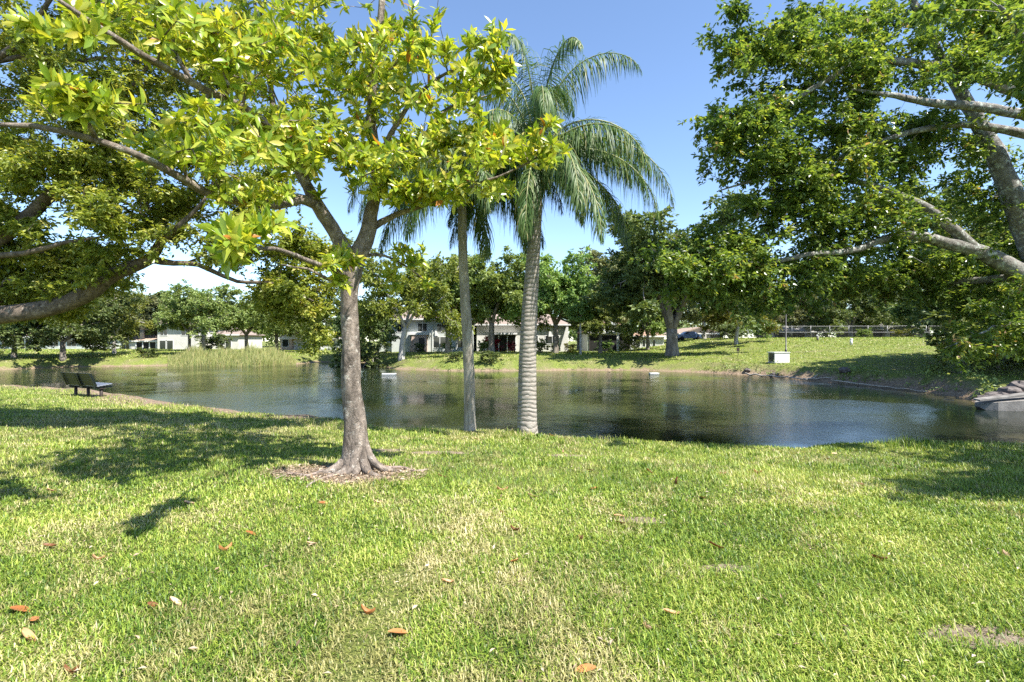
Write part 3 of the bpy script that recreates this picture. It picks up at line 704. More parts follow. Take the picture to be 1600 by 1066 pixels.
# ------------------------------------------------------------------ tree kinds for the far bank
def tree_kind(hgt, wid, mats, seed, tips=420, per=46, leaf=(.22, .42), trunk=.28, fork=.30, stems=4, lean=0.0, crown_lo=.36, shape=1.0, nclump=26, clr=.17):
    """returns an un-linked kind: (trunk mesh object, crown mesh object)"""
    global rng
    keep = rng; rng = np.random.default_rng(seed)
    T = Tree(.5)
    fh = hgt * fork
    T.limb([(0, 0, -.3), (lean * .2, 0, fh * .4), (lean * fh, 0, fh)], [trunk * 1.35, trunk, trunk * .9], .02)
    T.pos = [np.array(p) for p in T.pos]
    for k in range(stems):
        a = k * 2 * PI / stems + rng.normal(0, .35); r = wid * .5 * rng.uniform(.45, .85)
        top = hgt * rng.uniform(.68, .92)
        p0 = np.array([lean * fh, 0, fh * .92])
        p1 = p0 + [math.cos(a) * r * .28, math.sin(a) * r * .28, (top - fh) * .35]
        p2 = p0 + [math.cos(a) * r * .62, math.sin(a) * r * .62, (top - fh) * .68]
        p3 = p0 + [math.cos(a) * r, math.sin(a) * r, (top - fh)]
        T.limb([p0, p1, p2, p3], [trunk * .6, trunk * .42, trunk * .26, trunk * .1], .05)
    ends = [np.array(T.pos[ids[-1]]) for ids, _h in T.chains[1:]] + [np.array(T.pos[ids[len(ids) * 2 // 3]]) for ids, _h in T.chains[1:]]
    # crown: many clumps spread through a lumpy dome
    pts = []
    c = rnd_unit(nclump); c[:, 2] = np.abs(c[:, 2]) * 1.0 - .25
    rr = rng.uniform(.45, 1.0, nclump)
    for q, s_ in zip(c, rr):
        ctr = np.array([lean * hgt * .5 + q[0] * wid * .5 * s_, q[1] * wid * .5 * s_, hgt * (crown_lo + (1 - crown_lo) * (.25 + .75 * q[2] * s_ * shape if q[2] > 0 else .25 + q[2] * s_))])
        cr = wid * clr * rng.uniform(.55, 1.25)
        k = tips // nclump
        v = rnd_unit(k) * (rng.random((k, 1)) ** .5); v[:, 2] *= .62
        pts.append(ctr + v * cr)
    for e_ in ends:
        for q_ in range(2):
            k = max(6, tips // nclump); v = rnd_unit(k) * (rng.random((k, 1)) ** .5); v[:, 2] *= .6
            pts.append(e_ + rng.normal(0, wid * .05, 3) + [0, 0, wid * .03] + v * wid * clr)
    pts = np.concatenate(pts)
    T.grow(pts, .3, r0=.012)
    tr = Acc(); T.mesh(tr, .016, .08, 12)
    t = tr.build('trunk', mats[1])
    lf = Acc(); leaf_spray(lf, T, per, leaf[0], leaf[1], .30 * wid / 10, .5, .15, 5)
    cr = lf.build('crown', mats[0])
    rng = keep
    for o in (t, cr): col.objects.unlink(o)
    return (t, cr, hgt)

KIND = {
 'oak_a': tree_kind(10, 11, (M['far_green'], M['far_bark']), 21),
 'oak_b': tree_kind(10, 12, (M['far_green'], M['far_bark']), 22, stems=5, nclump=34, tips=560, clr=.15),
 'oak_c': tree_kind(10, 9, (M['far_green'], M['far_bark']), 27, stems=4, nclump=24, tips=420, clr=.18, crown_lo=.3),
 'dark_a': tree_kind(10, 12, (M['far_dark'], M['far_bark']), 23, nclump=30, tips=560, fork=.2, crown_lo=.22),
 'dark_b': tree_kind(10, 13, (M['far_dark'], M['far_bark']), 29, nclump=34, tips=600, fork=.22, crown_lo=.12, per=48),
 'wide': tree_kind(10, 12, (M['far_dark'], M['far_bark']), 24, stems=7, fork=.20, crown_lo=.30, nclump=38, tips=700, trunk=.42, clr=.13),
 'olive_a': tree_kind(10, 8, (M['far_olive'], M['far_bark_pale']), 25, per=34, nclump=26, crown_lo=.2),
 'olive_b': tree_kind(10, 10, (M['far_olive'], M['far_bark_pale']), 31, per=30, nclump=30, crown_lo=.25, stems=5),
 'yellow': tree_kind(10, 11, (M['far_yellow'], M['far_bark_pale']), 26, per=34, nclump=26, crown_lo=.2, lean=.12),
 'slim': tree_kind(10, 5, (M['far_green'], M['far_bark_pale']), 28, trunk=.16, fork=.55, stems=3, tips=220, crown_lo=.45, nclump=14),
}
SHRUBK = {
 'bush': tree_kind(2, 2.4, (M['far_green'], M['far_bark']), 41, tips=70, per=46, leaf=(.08, .16), trunk=.05, fork=.15, stems=5, crown_lo=.02, nclump=14, clr=.2),
 'darkbush': tree_kind(2, 2.6, (M['far_dark'], M['far_bark']), 42, tips=80, per=48, leaf=(.08, .16), trunk=.05, fork=.15, stems=5, crown_lo=.02, nclump=16, clr=.2),
 'redbush': tree_kind(2, 2.4, (M['red_leaf'], M['far_bark']), 43, tips=60, per=36, leaf=(.08, .15), trunk=.05, fork=.2, stems=4, crown_lo=.1, nclump=12, clr=.2),
 'yellowbush': tree_kind(2, 2.6, (M['far_yellow'], M['far_bark']), 44, tips=60, per=36, leaf=(.08, .16), trunk=.05, fork=.2, stems=4, crown_lo=.02, nclump=12, clr=.2),
}
def plant(kind, loc, h, rz, label, name, cat, group, wx=1.0):
    t, c, h0 = (KIND.get(kind) or SHRUBK.get(kind))
    root = empty(name, loc, label, cat, group, rz)
    s = h / h0; root.scale = (s * wx, s * wx, s)
    for o in (t, c):
        q = o.copy(); col.objects.link(q); q.parent = root; q.name = o.name.split('.')[0]
    return root
GT = 'trees along the far side of the pond'
TREES = [  # kind, px, Y, height, width factor, rotation, label
 ('dark_a', 22, 55, 6.8, .95, 0.3, 'dark tree with a short flared pale trunk nearest the picture corner of the far bank'),
 ('dark_b', 98, 56, 7.6, 1.0, 1.2, 'dark low crowned tree on the bare earth bank directly beyond the bench'),
 ('yellow', 178, 64, 7.6, .75, 2.0, 'yellow green tree beside the dark tree beyond the bench'),
 ('olive_a', 222, 84, 9.4, 1.1, 0.4, 'greyish olive tree before the gabled white house'),
 ('oak_c', 264, 108, 10.2, .8, 1.0, 'small round treetop in the distance above the gabled roof'),
 ('oak_a', 318, 64, 8.0, .85, 2.6, 'bright green tree rising behind the reed bed near the white house'),
 ('oak_b', 385, 70, 7.4, .9, 0.9, 'bright green round tree over the middle of the reed bed'),
 ('oak_c', 432, 74, 7.2, 1.0, 3.3, 'pale green tree over the end of the reed bed'),
 ('olive_b', 486, 84, 8.6, .9, 1.9, 'olive tree behind the low tan roofed wing'),
 ('yellow', 628, 55, 10.6, .82, 0.2, 'tall yellow green oak on the lawn point behind the magnolia trunk'),
 ('dark_a', 560, 66, 8.0, .8, 0.8, 'shaded tree at the end of the pond inlet behind the magnolia trunk'),
 ('oak_b', 700, 64, 11.0, .8, 2.2, 'green oak before the two storey house between the magnolia and the thin palm'),
 ('oak_a', 768, 65, 11.4, .9, 4.1, 'oak seen between the two palm trunks'),
 ('oak_b', 868, 66, 11.2, .85, 5.0, 'green oak just beside the ringed palm trunk before the pale house'),
 ('slim', 907, 60, 6.6, .9, 0.5, 'slender tree with a white trunk at the pale house corner'),
 ('oak_c', 938, 67, 7.4, .9, 1.4, 'low branching tree screening the lanai house front'),
 ('oak_c', 1012, 72, 6.6, .9, 4.4, 'small tree against the side wing of the lanai house'),
 ('oak_b', 296, 74, 7.4, .8, 3.4, 'green tree half covering the gabled white house'),
 ('olive_a', 958, 86, 17.0, .9, 2.8, 'tall airy olive tree behind the lanai house'),
 ('wide', 1050, 55, 12.6, .95, 0.6, 'multi stemmed oak with a thick forked trunk close to the water'),
 ('olive_b', 1100, 82, 9.0, .9, 1.5, 'grey green tree behind the car'),
 ('yellow', 1150, 66, 6.8, .95, 0.0, 'yellowish weeping tree with a leaning pale trunk in front of the fence'),
 ('olive_a', 1205, 88, 9.2, 1.2, 4.0, 'soft olive tree behind the lamp post'),
 ('olive_b', 1262, 96, 9.6, 1.2, 3.0, 'silvery mossy tree over the dark brown house'),
 ('dark_a', 1330, 82, 8.6, .9, 5.2, 'oak with a dark double trunk behind the wire fence'),
 ('olive_a', 1385, 98, 9.8, 1.3, 1.1, 'grey tree behind the long brown roof'),
 ('dark_b', 1450, 84, 9.5, .9, 2.7, 'dense dark tree above the end of the wire fence'),
 ('oak_c', 1530, 76, 10, 1.1, .9, 'green tree on the hill behind the low shrub'),
 ('dark_b', 1600, 60, 10, 1.0, 1.9, 'dark tree on the hill at the frame side'),
 ('dark_b', 1585, 35, 10.5, 1.0, 3.9, 'big shady tree low over the steep grassy bank'),
 ('dark_b', 1700, 28, 11.0, 1.15, 3.1, 'shady tree at the frame side whose boughs overhang the steep bank'),
 ('oak_c', 20, 86, 9.5, 1.2, 2.2, 'green tree behind the far low house in the corner'),
 ('oak_b', 140, 92, 9.5, 1.1, .6, 'leafy tree filling the gap behind the yellow green tree'),
 ('olive_b', 660, 95, 12.0, .9, 1.4, 'hazy olive tree rising behind the two storey roof'),
 ('oak_a', 800, 96, 11.5, .9, 2.4, 'rear green tree behind the porch between the palms'),
 ('oak_c', 905, 92, 10.4, 1.1, 3.1, 'rear green tree behind the roof of the pale house'),
]
for i, (k, px, Y, h, wxx, rz, lb) in enumerate(TREES):
    plant(k, at(px, Y), h * (1.15 if px < 1400 else 1.0), rz, lb, 'tree', 'tree', GT, wxx * (1.08 if px < 1400 else 1.05))
GS = 'shrubs on the far bank'
SHRUBS = [
 ('darkbush', 566, 55, 3.4, 1.25, 'dark shrub hanging over the water behind the magnolia trunk'), ('bush', 540, 58, 2.6, 1.2, 'green shrub on the inlet bank to the side of the magnolia trunk'),
 ('bush', 700, 71, 1.4, 1.0, 'small round shrub under the paired windows'), ('darkbush', 655, 71, 1.3, .9, 'dark shrub beside the entry alcove'),
 ('redbush', 772, 69, 2.1, 1.0, 'red flowering shrub by the dark porch'), ('redbush', 800, 70, 1.5, .8, 'small red flowering plant at the porch end'),
 ('bush', 758, 66, 1.6, 1.2, 'green shrub at the foot of the oak between the palms'), ('bush', 845, 70, 1.7, 1.3, 'broad leaved shrub below the pale house window'), ('bush', 868, 70, 1.2, 1.1, 'low shrub beside the slanted buttress'),
 ('yellowbush', 890, 66, 1.3, 1.1, 'yellowish shrub by the white trunked tree'), ('bush', 945, 70, 1.5, 1.6, 'wide pale green shrub before the dark lanai'), ('darkbush', 985, 72, 2.6, 1.0, 'tall dark shrub at the lanai corner'),
 ('darkbush', 330, 74, 2.4, 1.4, 'dark shrub beside the white house wall'), ('darkbush', 1140, 76, 2.2, 1.6, 'dark shrub under the yellowish weeping tree'), ('bush', 1195, 74, 2.0, 1.4, 'green shrub by the fence next to the lamp post'),
 ('bush', 1350, 71.5, 1.2, 1.5, 'pale weed clump at the foot of the wire fence'), ('yellowbush', 1412, 71.5, 1.3, 1.8, 'pale bushy clump by the last fence panels'), ('bush', 1502, 30, 2.3, 1.25, 'low leafy bush on the steep bank under the shady tree'),
 ('darkbush', 1560, 31, 2.2, 1.3, 'dark bush beside the low leafy bush on the bank'), ('darkbush', 232, 60, 1.1, 1.6, 'dark low shrub at the end of the reed bed'), ('darkbush', 712, 50, .9, 1.7, 'small dark plant at the waterline behind the thin palm'),
 ('bush', 1292, 92, 3.6, 1.6, 'leafy shrub between the two brown houses behind the fence'),
 ('darkbush', 765, 49.5, 1.0, 2.0, 'dark clump at the waterline between the palms'),
]
for i, (k, px, Y, h, wxx, lb) in enumerate(SHRUBS):
    plant(k, at(px, Y), h, i * 1.3, lb, 'shrub', 'shrub', GS, wxx)

# distant woodland that reads as one mass
def woods():
    A = Acc(); T = []
    n = 230
    for k in range(n):
        a = rng.uniform(-1.15, 1.15); R = rng.uniform(112, 150)
        x, y = math.sin(a) * R * 1.1, math.cos(a) * R + 5
        h = rng.uniform(6.5, 10.5); w_ = rng.uniform(3, 5)
        z0 = float(H(x, y))
        m = 620
        v = rnd_unit(m) * (rng.random((m, 1)) ** .4)
        lump = 1 + .25 * np.sin(v[:, :1] * 7 + k) * np.sin(v[:, 2:] * 6)
        b = np.array([x, y, z0 + h * .55]) + v * lump * np.array([w_, w_, h * .47])
        L = rng.uniform(.35, .75, m)
        leaves(A, b, rnd_unit(m), rnd_unit(m) + [0, 0, .8], L, L * .7, .1, np.clip(rng.normal(.3 + .4 * rng.random(), .2, m), 0, 1)); A.MI[-1][:] = rng.integers(0, 3)
    o = A.build('woods', [M['far_olive'], M['far_green'], M['far_dark']]); tag(o, kind='stuff')
woods()

# ------------------------------------------------------------------ grass, reeds, weeds, litter
def mat_grass():
    t = NT('grass_blades')
    r0 = t.attr('rnd')
    dry = t.math('GREATER_THAN', r0, 1.0)
    r = t.math('FRACT', r0)
    gr = t.ramp(r, [(0, (.05, .105, .014)), (.35, (.16, .255, .03)), (.7, (.31, .39, .055)), (1, (.52, .51, .15))])
    st = t.ramp(r, [(0, (.18, .19, .06)), (.45, (.38, .35, .13)), (1, (.64, .56, .33))])
    c = t.mix(dry, gr, st)
    p = t.princ(c, .45, .35)
    tr = t.n('ShaderNodeBsdfTranslucent'); t.l(t.mix(1.0, c, (1.3, 1.3, .6), 'MULTIPLY'), tr.inputs['Color'])
    mx = t.n('ShaderNodeMixShader', _Fac=.25); t.l(p.outputs[0], mx.inputs[1]); t.l(tr.outputs[0], mx.inputs[2])
    return t.done(mx)
M['grass'] = mat_grass()

_lat = np.random.default_rng(77).random((64, 64))
def vnoise(x, y, sc):
    x = np.asarray(x) * sc + 100; y = np.asarray(y) * sc + 100
    i = np.floor(x).astype(int); j = np.floor(y).astype(int); u = x - i; v = y - j
    u = u * u * (3 - 2 * u); v = v * v * (3 - 2 * v)
    L = lambda a, b: _lat[a % 64, b % 64]
    return (L(i, j) * (1 - u) + L(i + 1, j) * u) * (1 - v) + (L(i, j + 1) * (1 - u) + L(i + 1, j + 1) * u) * v
def dryness(x, y):
    n = .22 * vnoise(x, y, .5) + .38 * vnoise(x + 9, y, 1.5) + .4 * vnoise(x, y + 5, 4.6)
    d = (n - .5) * 2.4 + .12 - .03 * np.clip(x, -2, 6)
    d = d + 1.1 * np.exp(-((x + .76 + .05 * np.sin(y * 5)) / .17) ** 2) * np.clip((3.9 - y) / .8, 0, 1) + .35 * np.exp(-((x + .45) / .8) ** 2) * (y < 5.5) + .3 * np.exp(-((y - 10.5) / 1.3) ** 2) * (x < 3)
    return np.clip(d, .04, .95)
def patch_noise(x, y):
    return .5 + .25 * (np.sin(x * 2.1 + 1.3 * np.sin(y * 1.7)) * np.sin(y * 2.6 + 1.1 * np.sin(x * 1.9 + 2)) + np.sin(x * 5.3 + y * 3.1 + 2 * np.sin(y * 4)) * .6)

def grass():
    A = Acc()
    def blades(x, y, L, W, nseg, tiltlo=.25, tilthi=1.2, val=None):
        z = H(x, y); n = len(x)
        az = rng.uniform(0, 2 * PI, n); tl = rng.uniform(tiltlo, tilthi, n)
        h = np.stack([np.cos(az), np.sin(az), np.zeros(n)], 1)
        sd = np.stack([-np.sin(az), np.cos(az), np.zeros(n)], 1) * (W[:, None] * .5)
        b = np.stack([x, y, z - .004], 1)
        up = np.array([0, 0, 1.0])
        m1 = b + (h * np.sin(tl * .5)[:, None] + up * np.cos(tl * .5)[:, None]) * L[:, None] * .5
        t1 = m1 + (h * np.sin(tl * 1.25)[:, None] + up * np.cos(tl * 1.25)[:, None]) * L[:, None] * .5
        if val is None: val = rng.random(n) * .98
        val = np.clip(val, 0, .98); val = np.where(rng.random(n) < dryness(x, y), 1.001 + val, val)
        if nseg == 2:
            V = np.stack([b - sd, b + sd, m1 + sd * .85, m1 - sd * .85, t1], 1); k = np.arange(n)[:, None] * 5
            A.add(V.reshape(-1, 3), k + np.array([[0, 1, 2, 3]]), val)
            A.F.append(k + np.array([[3, 2, 4]]) + A.n - 5 * n); A.A.append(val); A.SM.append(np.zeros(n, bool)); A.MI.append(np.zeros(n, np.int32))
        else:
            V = np.stack([b - sd, b + sd, t1], 1); k = np.arange(n)[:, None] * 3
            A.add(V.reshape(-1, 3), k + np.array([[0, 1, 2]]), val)
    # near lawn: density falls with distance, blades widen a little to keep the sward closed
    N = 1000000
    y = 1.7 * np.exp(rng.random(N) * math.log(15.0 / 1.7))
    half = y * 1.02 + 6.0
    x = (rng.random(N) * 2 - 1) * half
    keep = (rng.random(N) < half / (y * 1.9) / 1.35) & (rng.random(N) < np.clip(1.25 - (np.abs(x) - y - 1.6) / 4.4, .3, 1))
    x, y = x[keep], y[keep]
    s = S(x, y); mm = mulch_mask(x, y)
    pn = patch_noise(x, y)
    path = np.exp(-((x + .78) / .16) ** 2) * (y < 3.6)
    bare = sum(.78 * np.exp(-(((x - cx) / rx) ** 2 + ((y - cy) / ry) ** 2) ** 1.5 * .8) for cx, cy, rx, ry in BARE) + (vnoise(x + 5, y, 2.2) > .95) * .6
    k = (s > .5 + rng.random(len(x)) * .5 + 1.5 * sst(-1.5, -4, x) * sst(10, 13, y)) & (mm > .9 + rng.random(len(x)) * .3) & (rng.random(len(x)) < 1 - .6 * path - 1.15 * bare)
    x, y, s, pn, path = x[k], y[k], s[k], pn[k], path[k]
    L = rng.uniform(.03, .075, len(x)) * (.6 + .5 * pn + .35 * vnoise(x + 2, y + 9, 3.0)) * (1 - .45 * path)
    Wd = rng.uniform(.005, .0095, len(x)) * np.clip(y / 4.2, .8, 2.8)
    n2 = y < 6
    val = np.clip(rng.random(len(x)) * .85 + .06 + (vnoise(x + 3, y, .8) - .5) * .45 + (vnoise(x, y + 7, 2.6) - .5) * .4, 0, 1)
    blades(x[n2], y[n2], L[n2], Wd[n2], 2, .45, 1.65, val[n2])
    blades(x[~n2], y[~n2], L[~n2] * 1.1, Wd[~n2], 1, .4, 1.5, val[~n2])
    # taller scattered tufts
    N = 420; tx = rng.uniform(-12, 12, N); ty = rng.uniform(1.8, 13, N)
    k = (np.abs(tx) < ty + 2) & (S(tx, ty) > 1.2) & (mulch_mask(tx, ty) > 1.2); tx, ty = tx[k], ty[k]
    bx = np.repeat(tx, 30) + rng.normal(0, .05, len(tx) * 30); by = np.repeat(ty, 30) + rng.normal(0, .05, len(tx) * 30)
    blades(bx, by, rng.uniform(.05, .10, len(bx)), rng.uniform(.005, .008, len(bx)) * np.clip(by / 4, 1, 2.5), 2, .1, 1.0, rng.random(len(bx)) * .5)
    # the side lawn by the bench and the bank rim
    N = 160000; y = rng.uniform(13, 27, N); x = rng.uniform(-34, -2, N)
    k = (S(x, y) > 2.2 + rng.random(N) * .9) & (np.abs(x) < y * 1.1 + 2); x, y = x[k], y[k]
    blades(x, y, rng.uniform(.05, .09, len(x)), rng.uniform(.014, .022, len(x)), 1, .3, 1.3)
    # rim fringe
    N = 60000; y = rng.uniform(9, 17, N); x = rng.uniform(-12, 22, N)
    s = S(x, y); k = (s > .4 + 2.0 * sst(-1.5, -4, x)) & (s < 3.2); x, y = x[k], y[k]
    blades(x, y, rng.uniform(.04, .12, len(x)) * (.5 + 1.4 * vnoise(x, y, 1.7) ** 2), rng.uniform(.008, .014, len(x)), 2, .1, 1.1)
    # far banks
    N = 210000; y = rng.uniform(20, 92, N); x = (rng.random(N) * 2 - 1) * (y * 1.05)
    s = S(x, y); k = (s > 1.0 + rng.random(N)) & (y > 26) ; x, y = x[k], y[k]
    blades(x, y, rng.uniform(.08, .17, len(x)) * np.clip(y / 50, .7, 1.3), rng.uniform(.04, .08, len(x)) * np.clip(y / 50, .5, 1.4), 1, .3, 1.3)
    o = A.build('grass', M['grass']); tag(o, 'short green and straw coloured lawn grass', 'grass', kind='stuff')
grass()

def reeds():
    A = Acc(); N = 9000
    px = rng.uniform(262, 462, N); Y = rng.uniform(56, 63, N) ; x = (px - 800) / F * Y
    s = S(x, Y); k = (s > -1.4) & (s < 3.0); x, Y, px = x[k], Y[k], px[k]; n = len(x)
    prof = np.clip(np.minimum((px - 255) / 45, (470 - px) / 40), .35, 1) * (1 + .15 * np.sin(px * .13))
    Hh = rng.uniform(.7, 1.6, n) * prof * (.7 + .6 * vnoise(x, Y, .9)) * np.where(rng.random(n) < .06, 1.35, 1) * .86; W_ = rng.uniform(.03, .07, n)
    b = np.stack([x, Y, H(x, Y) - .02], 1); az = rng.uniform(0, 2 * PI, n); h = np.stack([np.cos(az), np.sin(az), 0 * az], 1)
    sd = np.stack([np.ones(n), 0 * az, 0 * az], 1) * W_[:, None] * .5
    t = (rng.uniform(.02, .22, n) * np.where(rng.random(n) < .12, 3, 1))[:, None]
    m1 = b + (h * t * .4 + [0, 0, .6]) * Hh[:, None]; t1 = b + (h * t * 1.3 + [0, 0, 1.0]) * Hh[:, None]
    V = np.stack([b - sd, b + sd, m1 + sd, m1 - sd, t1], 1); k = np.arange(n)[:, None] * 5
    v = np.clip(rng.normal(.5, .25, n), 0, 1)
    A.add(V.reshape(-1, 3), k + np.array([[0, 1, 2, 3]]), v); A.F.append(k + np.array([[3, 2, 4]]) + A.n - 5 * n); A.A.append(v); A.SM.append(np.zeros(n, bool)); A.MI.append(np.zeros(n, np.int32))
    o = A.build('reeds', M['reed']); tag(o, 'pale bed of tall reeds along the far waterline', 'reeds', kind='stuff')
reeds()

def bank_weeds():
    A = Acc(); N = 9000
    px = rng.uniform(590, 1560, N); x0 = rng.random(N)
    Y = rng.uniform(18, 62, N); x = (px - 800) / F * Y; s = S(x, Y)
    dens = .5 + .5 * np.sin(px * .045 + 1) * np.sin(px * .013)
    k = (s > .1) & (s < 1.5) & (rng.random(N) < dens * 1.2) & (Y > 20); x, Y = x[k], Y[k]; n = len(x)
    m = 14
    B = np.repeat(np.stack([x, Y, H(x, Y)], 1), m, 0); hh = np.repeat(rng.uniform(.1, .5, n), m)
    B = B + rng.normal(0, .16, B.shape) * [1, 1, .1]; B[:, 2] += rng.random(n * m) * hh
    L = rng.uniform(.08, .2, n * m)
    leaves(A, B, rnd_unit(n * m) + [0, 0, .4], rnd_unit(n * m) + [0, 0, 1], L, L * .6, .1)
    o = A.build('shoreline_weeds', M['far_green']); tag(o, 'low leafy weeds fringing the far banks', 'ground cover', kind='stuff')
bank_weeds()

def litter():
    A = Acc(); N = 3600
    r = np.sqrt(rng.random(N)) * 1.12; a = rng.uniform(0, 2 * PI, N)
    x = MAG[0] - .12 + np.cos(a) * r * .9; y = MAG[1] - .14 + np.sin(a) * r * .55
    # sparse flecks over the lawn too
    M2 = 1500; y2 = rng.uniform(1.8, 11, M2); x2 = (rng.random(M2) * 2 - 1) * (y2 * 1.02 + 1)
    k = S(x2, y2) > 1; x = np.concatenate([x, x2[k]]); y = np.concatenate([y, y2[k]]); n = len(x)
    z = H(x, y) + rng.uniform(.006, .03, n)
    z[N:] += .025
    L = rng.uniform(.012, .05, n); L[:700] *= 1.7
    d = rnd_unit(n) * [1, 1, .25]
    leaves(A, np.stack([x, y, z], 1), d, rnd_unit(n) * .5 + [0, 0, 1], L, L * rng.uniform(.15, .5, n), .2)
    o = A.build('leaf_litter', M['litter']); tag(o, 'brown leaf crumbs and mulch around the magnolia foot', 'leaf litter', kind='stuff')
litter()

def surface_root(pts, r, label):
    P_ = [G(*q) for q in pts]; b = P_[0]
    P_, R_ = smooth_path([p - b + [0, 0, .012] for p in P_], np.linspace(r, r * .35, len(P_)), .05)
    A = Acc(); A.tube(P_, R_, 7, .5, .15, rng.random())
    o = A.build('surface_root', M['root'], None, b); tag(o, label, 'tree root', 'exposed roots at the magnolia foot')
surface_root([(505, 738), (480, 746), (455, 742), (430, 750)], .03, 'exposed root running out along the rear of the mulch patch')
surface_root([(520, 745), (500, 752), (485, 758), (478, 765)], .025, 'short exposed root pointing at the viewer in the mulch patch')
surface_root([(600, 735), (625, 732), (650, 738), (668, 735)], .028, 'exposed root trailing off on the pond palm side of the mulch patch')

# fallen magnolia leaves that can be told one by one
FL = [(30, 962, 1.5, 'bright rust', 'in the near corner'), (56, 978, .35, 'curled orange', 'beside the rust leaf in the near corner'), (44, 1003, 1.2, 'flat tan grey', 'below the curled orange leaf'), (352, 862, 1.4, 'long orange', 'on open grass, the longest of all'),
      (391, 838, .9, 'short rust', 'a little behind the long orange leaf'), (240, 955, .3, 'crumpled brown', 'touching a pale leaf'), (277, 950, 1.2, 'pale whitish', 'beside the crumpled brown leaf'), (153, 877, .3, 'small tan', 'alone on the near side lawn'),
      (28, 813, .3, 'dull orange', 'at the frame side in front of the shade'), (78, 858, .5, 'small dark', 'near the frame side'), (80, 770, .4, 'faint rust', 'near the shade edge'), (575, 960, .6, 'twisted orange', 'on the worn dry strip'),
      (622, 995, 1.0, 'small reddish', 'at the foot of the worn dry strip'), (805, 884, .8, 'bright orange', 'in the middle of the lawn'), (700, 915, .3, 'tiny faded', 'between the worn strip and the bright orange leaf'), (785, 768, 1.4, 'large tan', 'in a cluster below the palm'),
      (779, 786, .5, 'small orange', 'just in front of the large tan leaf'), (832, 779, 1.0, 'pale beige', 'lying flat beside the tan cluster'), (784, 804, .7, 'rusty broken', 'in front of the tan cluster'), (805, 831, .5, 'dark rust', 'below the pale beige leaf'),
      (927, 767, 1.3, 'wide orange', 'out on the lawn past the palm'), (922, 738, .8, 'dry brown', 'behind the wide orange leaf'), (862, 682, 1.0, 'vivid orange', 'on the rim right of the ringed palm'), (880, 708, .5, 'pale folded', 'just in front of the vivid orange leaf'),
      (968, 810, 1.2, 'ragged tan', 'next to a bare soil spot'), (970, 823, .5, 'dark curled', 'in front of the ragged tan leaf'), (1016, 740, 1.0, 'rusty twin lobed', 'on the mid lawn'), (1057, 757, 1.3, 'upright dark rust', 'standing in the grass'),
      (1097, 781, 1.3, 'dark brown', 'on the mid lawn beyond the upright leaf'), (1120, 860, 1.3, 'long dark orange', 'on the greener near lawn'), (1130, 742, .7, 'faint tan', 'behind the dark brown leaf'), (1184, 740, .8, 'soft orange', 'on the green lawn toward the rim'),
      (1304, 711, .7, 'pale round', 'near the start of the side shade'), (1293, 720, .5, 'dark small', 'by the pale round leaf'), (1375, 877, .9, 'orange brown', 'in thick grass on the near side lawn'), (1572, 871, .6, 'pale pink', 'by the frame edge in thick grass'),
      (1346, 760, .5, 'brown flat', 'in front of the side shade'), (1050, 967, .8, 'pinkish tan', 'low on the near lawn'), (1010, 985, .6, 'small beige', 'next to the pinkish tan leaf'), (590, 788, .3, 'small pale', 'in front of the mulch patch'),
      (505, 790, .6, 'russet', 'just off the mulch patch front'), (690, 748, .9, 'wide faded', 'between mulch patch and palm'), (745, 688, .7, 'dry crumpled', 'on the rim beside the thin palm foot'), (908, 845, .6, 'faded orange', 'on the lawn below the wide orange leaf'),
      (915, 1058, .9, 'cut off orange', 'at the bottom picture edge'), (487, 855, .5, 'pale cream', 'alone before the mulch patch'), (296, 790, .8, 'pink white', 'just in front of the tree shadow'), (110, 1058, .6, 'brown edge', 'at the bottom edge of the near corner')]
LK = []
for v in range(4):
    A = Acc(); L = .15
    nu, nw = 9, 5; V = []
    for i in range(nu):
        u = i / (nu - 1); w_ = .034 * math.sin(PI * min(1, u * .96 + .02)) ** .7 + .001
        for j in range(nw):
            q = (j / (nw - 1) * 2 - 1)
            V.append(((u - .5) * L, q * w_ * (1 - .25 * v / 3), (.012 + .012 * v) * (q * q) + (.012 + .01 * v) * math.sin(u * PI + v) + .012 * (u - .5) ** 2 * 8 * (v % 2)))
    V = np.array(V); idx = np.arange(nu * nw).reshape(nu, nw)
    A.add(V, np.stack([idx[:-1, :-1], idx[:-1, 1:], idx[1:, 1:], idx[1:, :-1]], -1).reshape(-1, 4), .5, True)
    LK.append(A)
for k, (px, py, sz, colr, where) in enumerate(FL):
    b = G(px, py)
    A = LK[k % 4]
    tone = {'r': .3}.get(colr[0], .5)
    tone = .12 if 'dark' in colr or 'brown' in colr else .95 if any(w_ in colr for w_ in ('pale', 'white', 'beige', 'cream')) else .8 if any(w_ in colr for w_ in ('tan', 'fade', 'faint', 'dry')) else .38 if any(w_ in colr for w_ in ('rust', 'russet')) else .62
    A.A = [np.full(len(f), tone) for f in A.F]
    o = A.build('fallen_leaf', M['dry_leaf'], None, b + np.array([0, 0, .02]))
    s_ = .42 + .3 * sz; o.scale = (s_, s_, s_ * .7)
    o.rotation_euler = (rng.uniform(-.35, .35), rng.uniform(-.35, .35) + (1.0 if 'upright' in colr else 0), rng.uniform(-.5, .5) + (PI / 2 if k % 5 == 3 else 0))
    tag(o, f'{colr} fallen magnolia leaf {where}', 'fallen leaf', 'fallen magnolia leaves on the lawn')

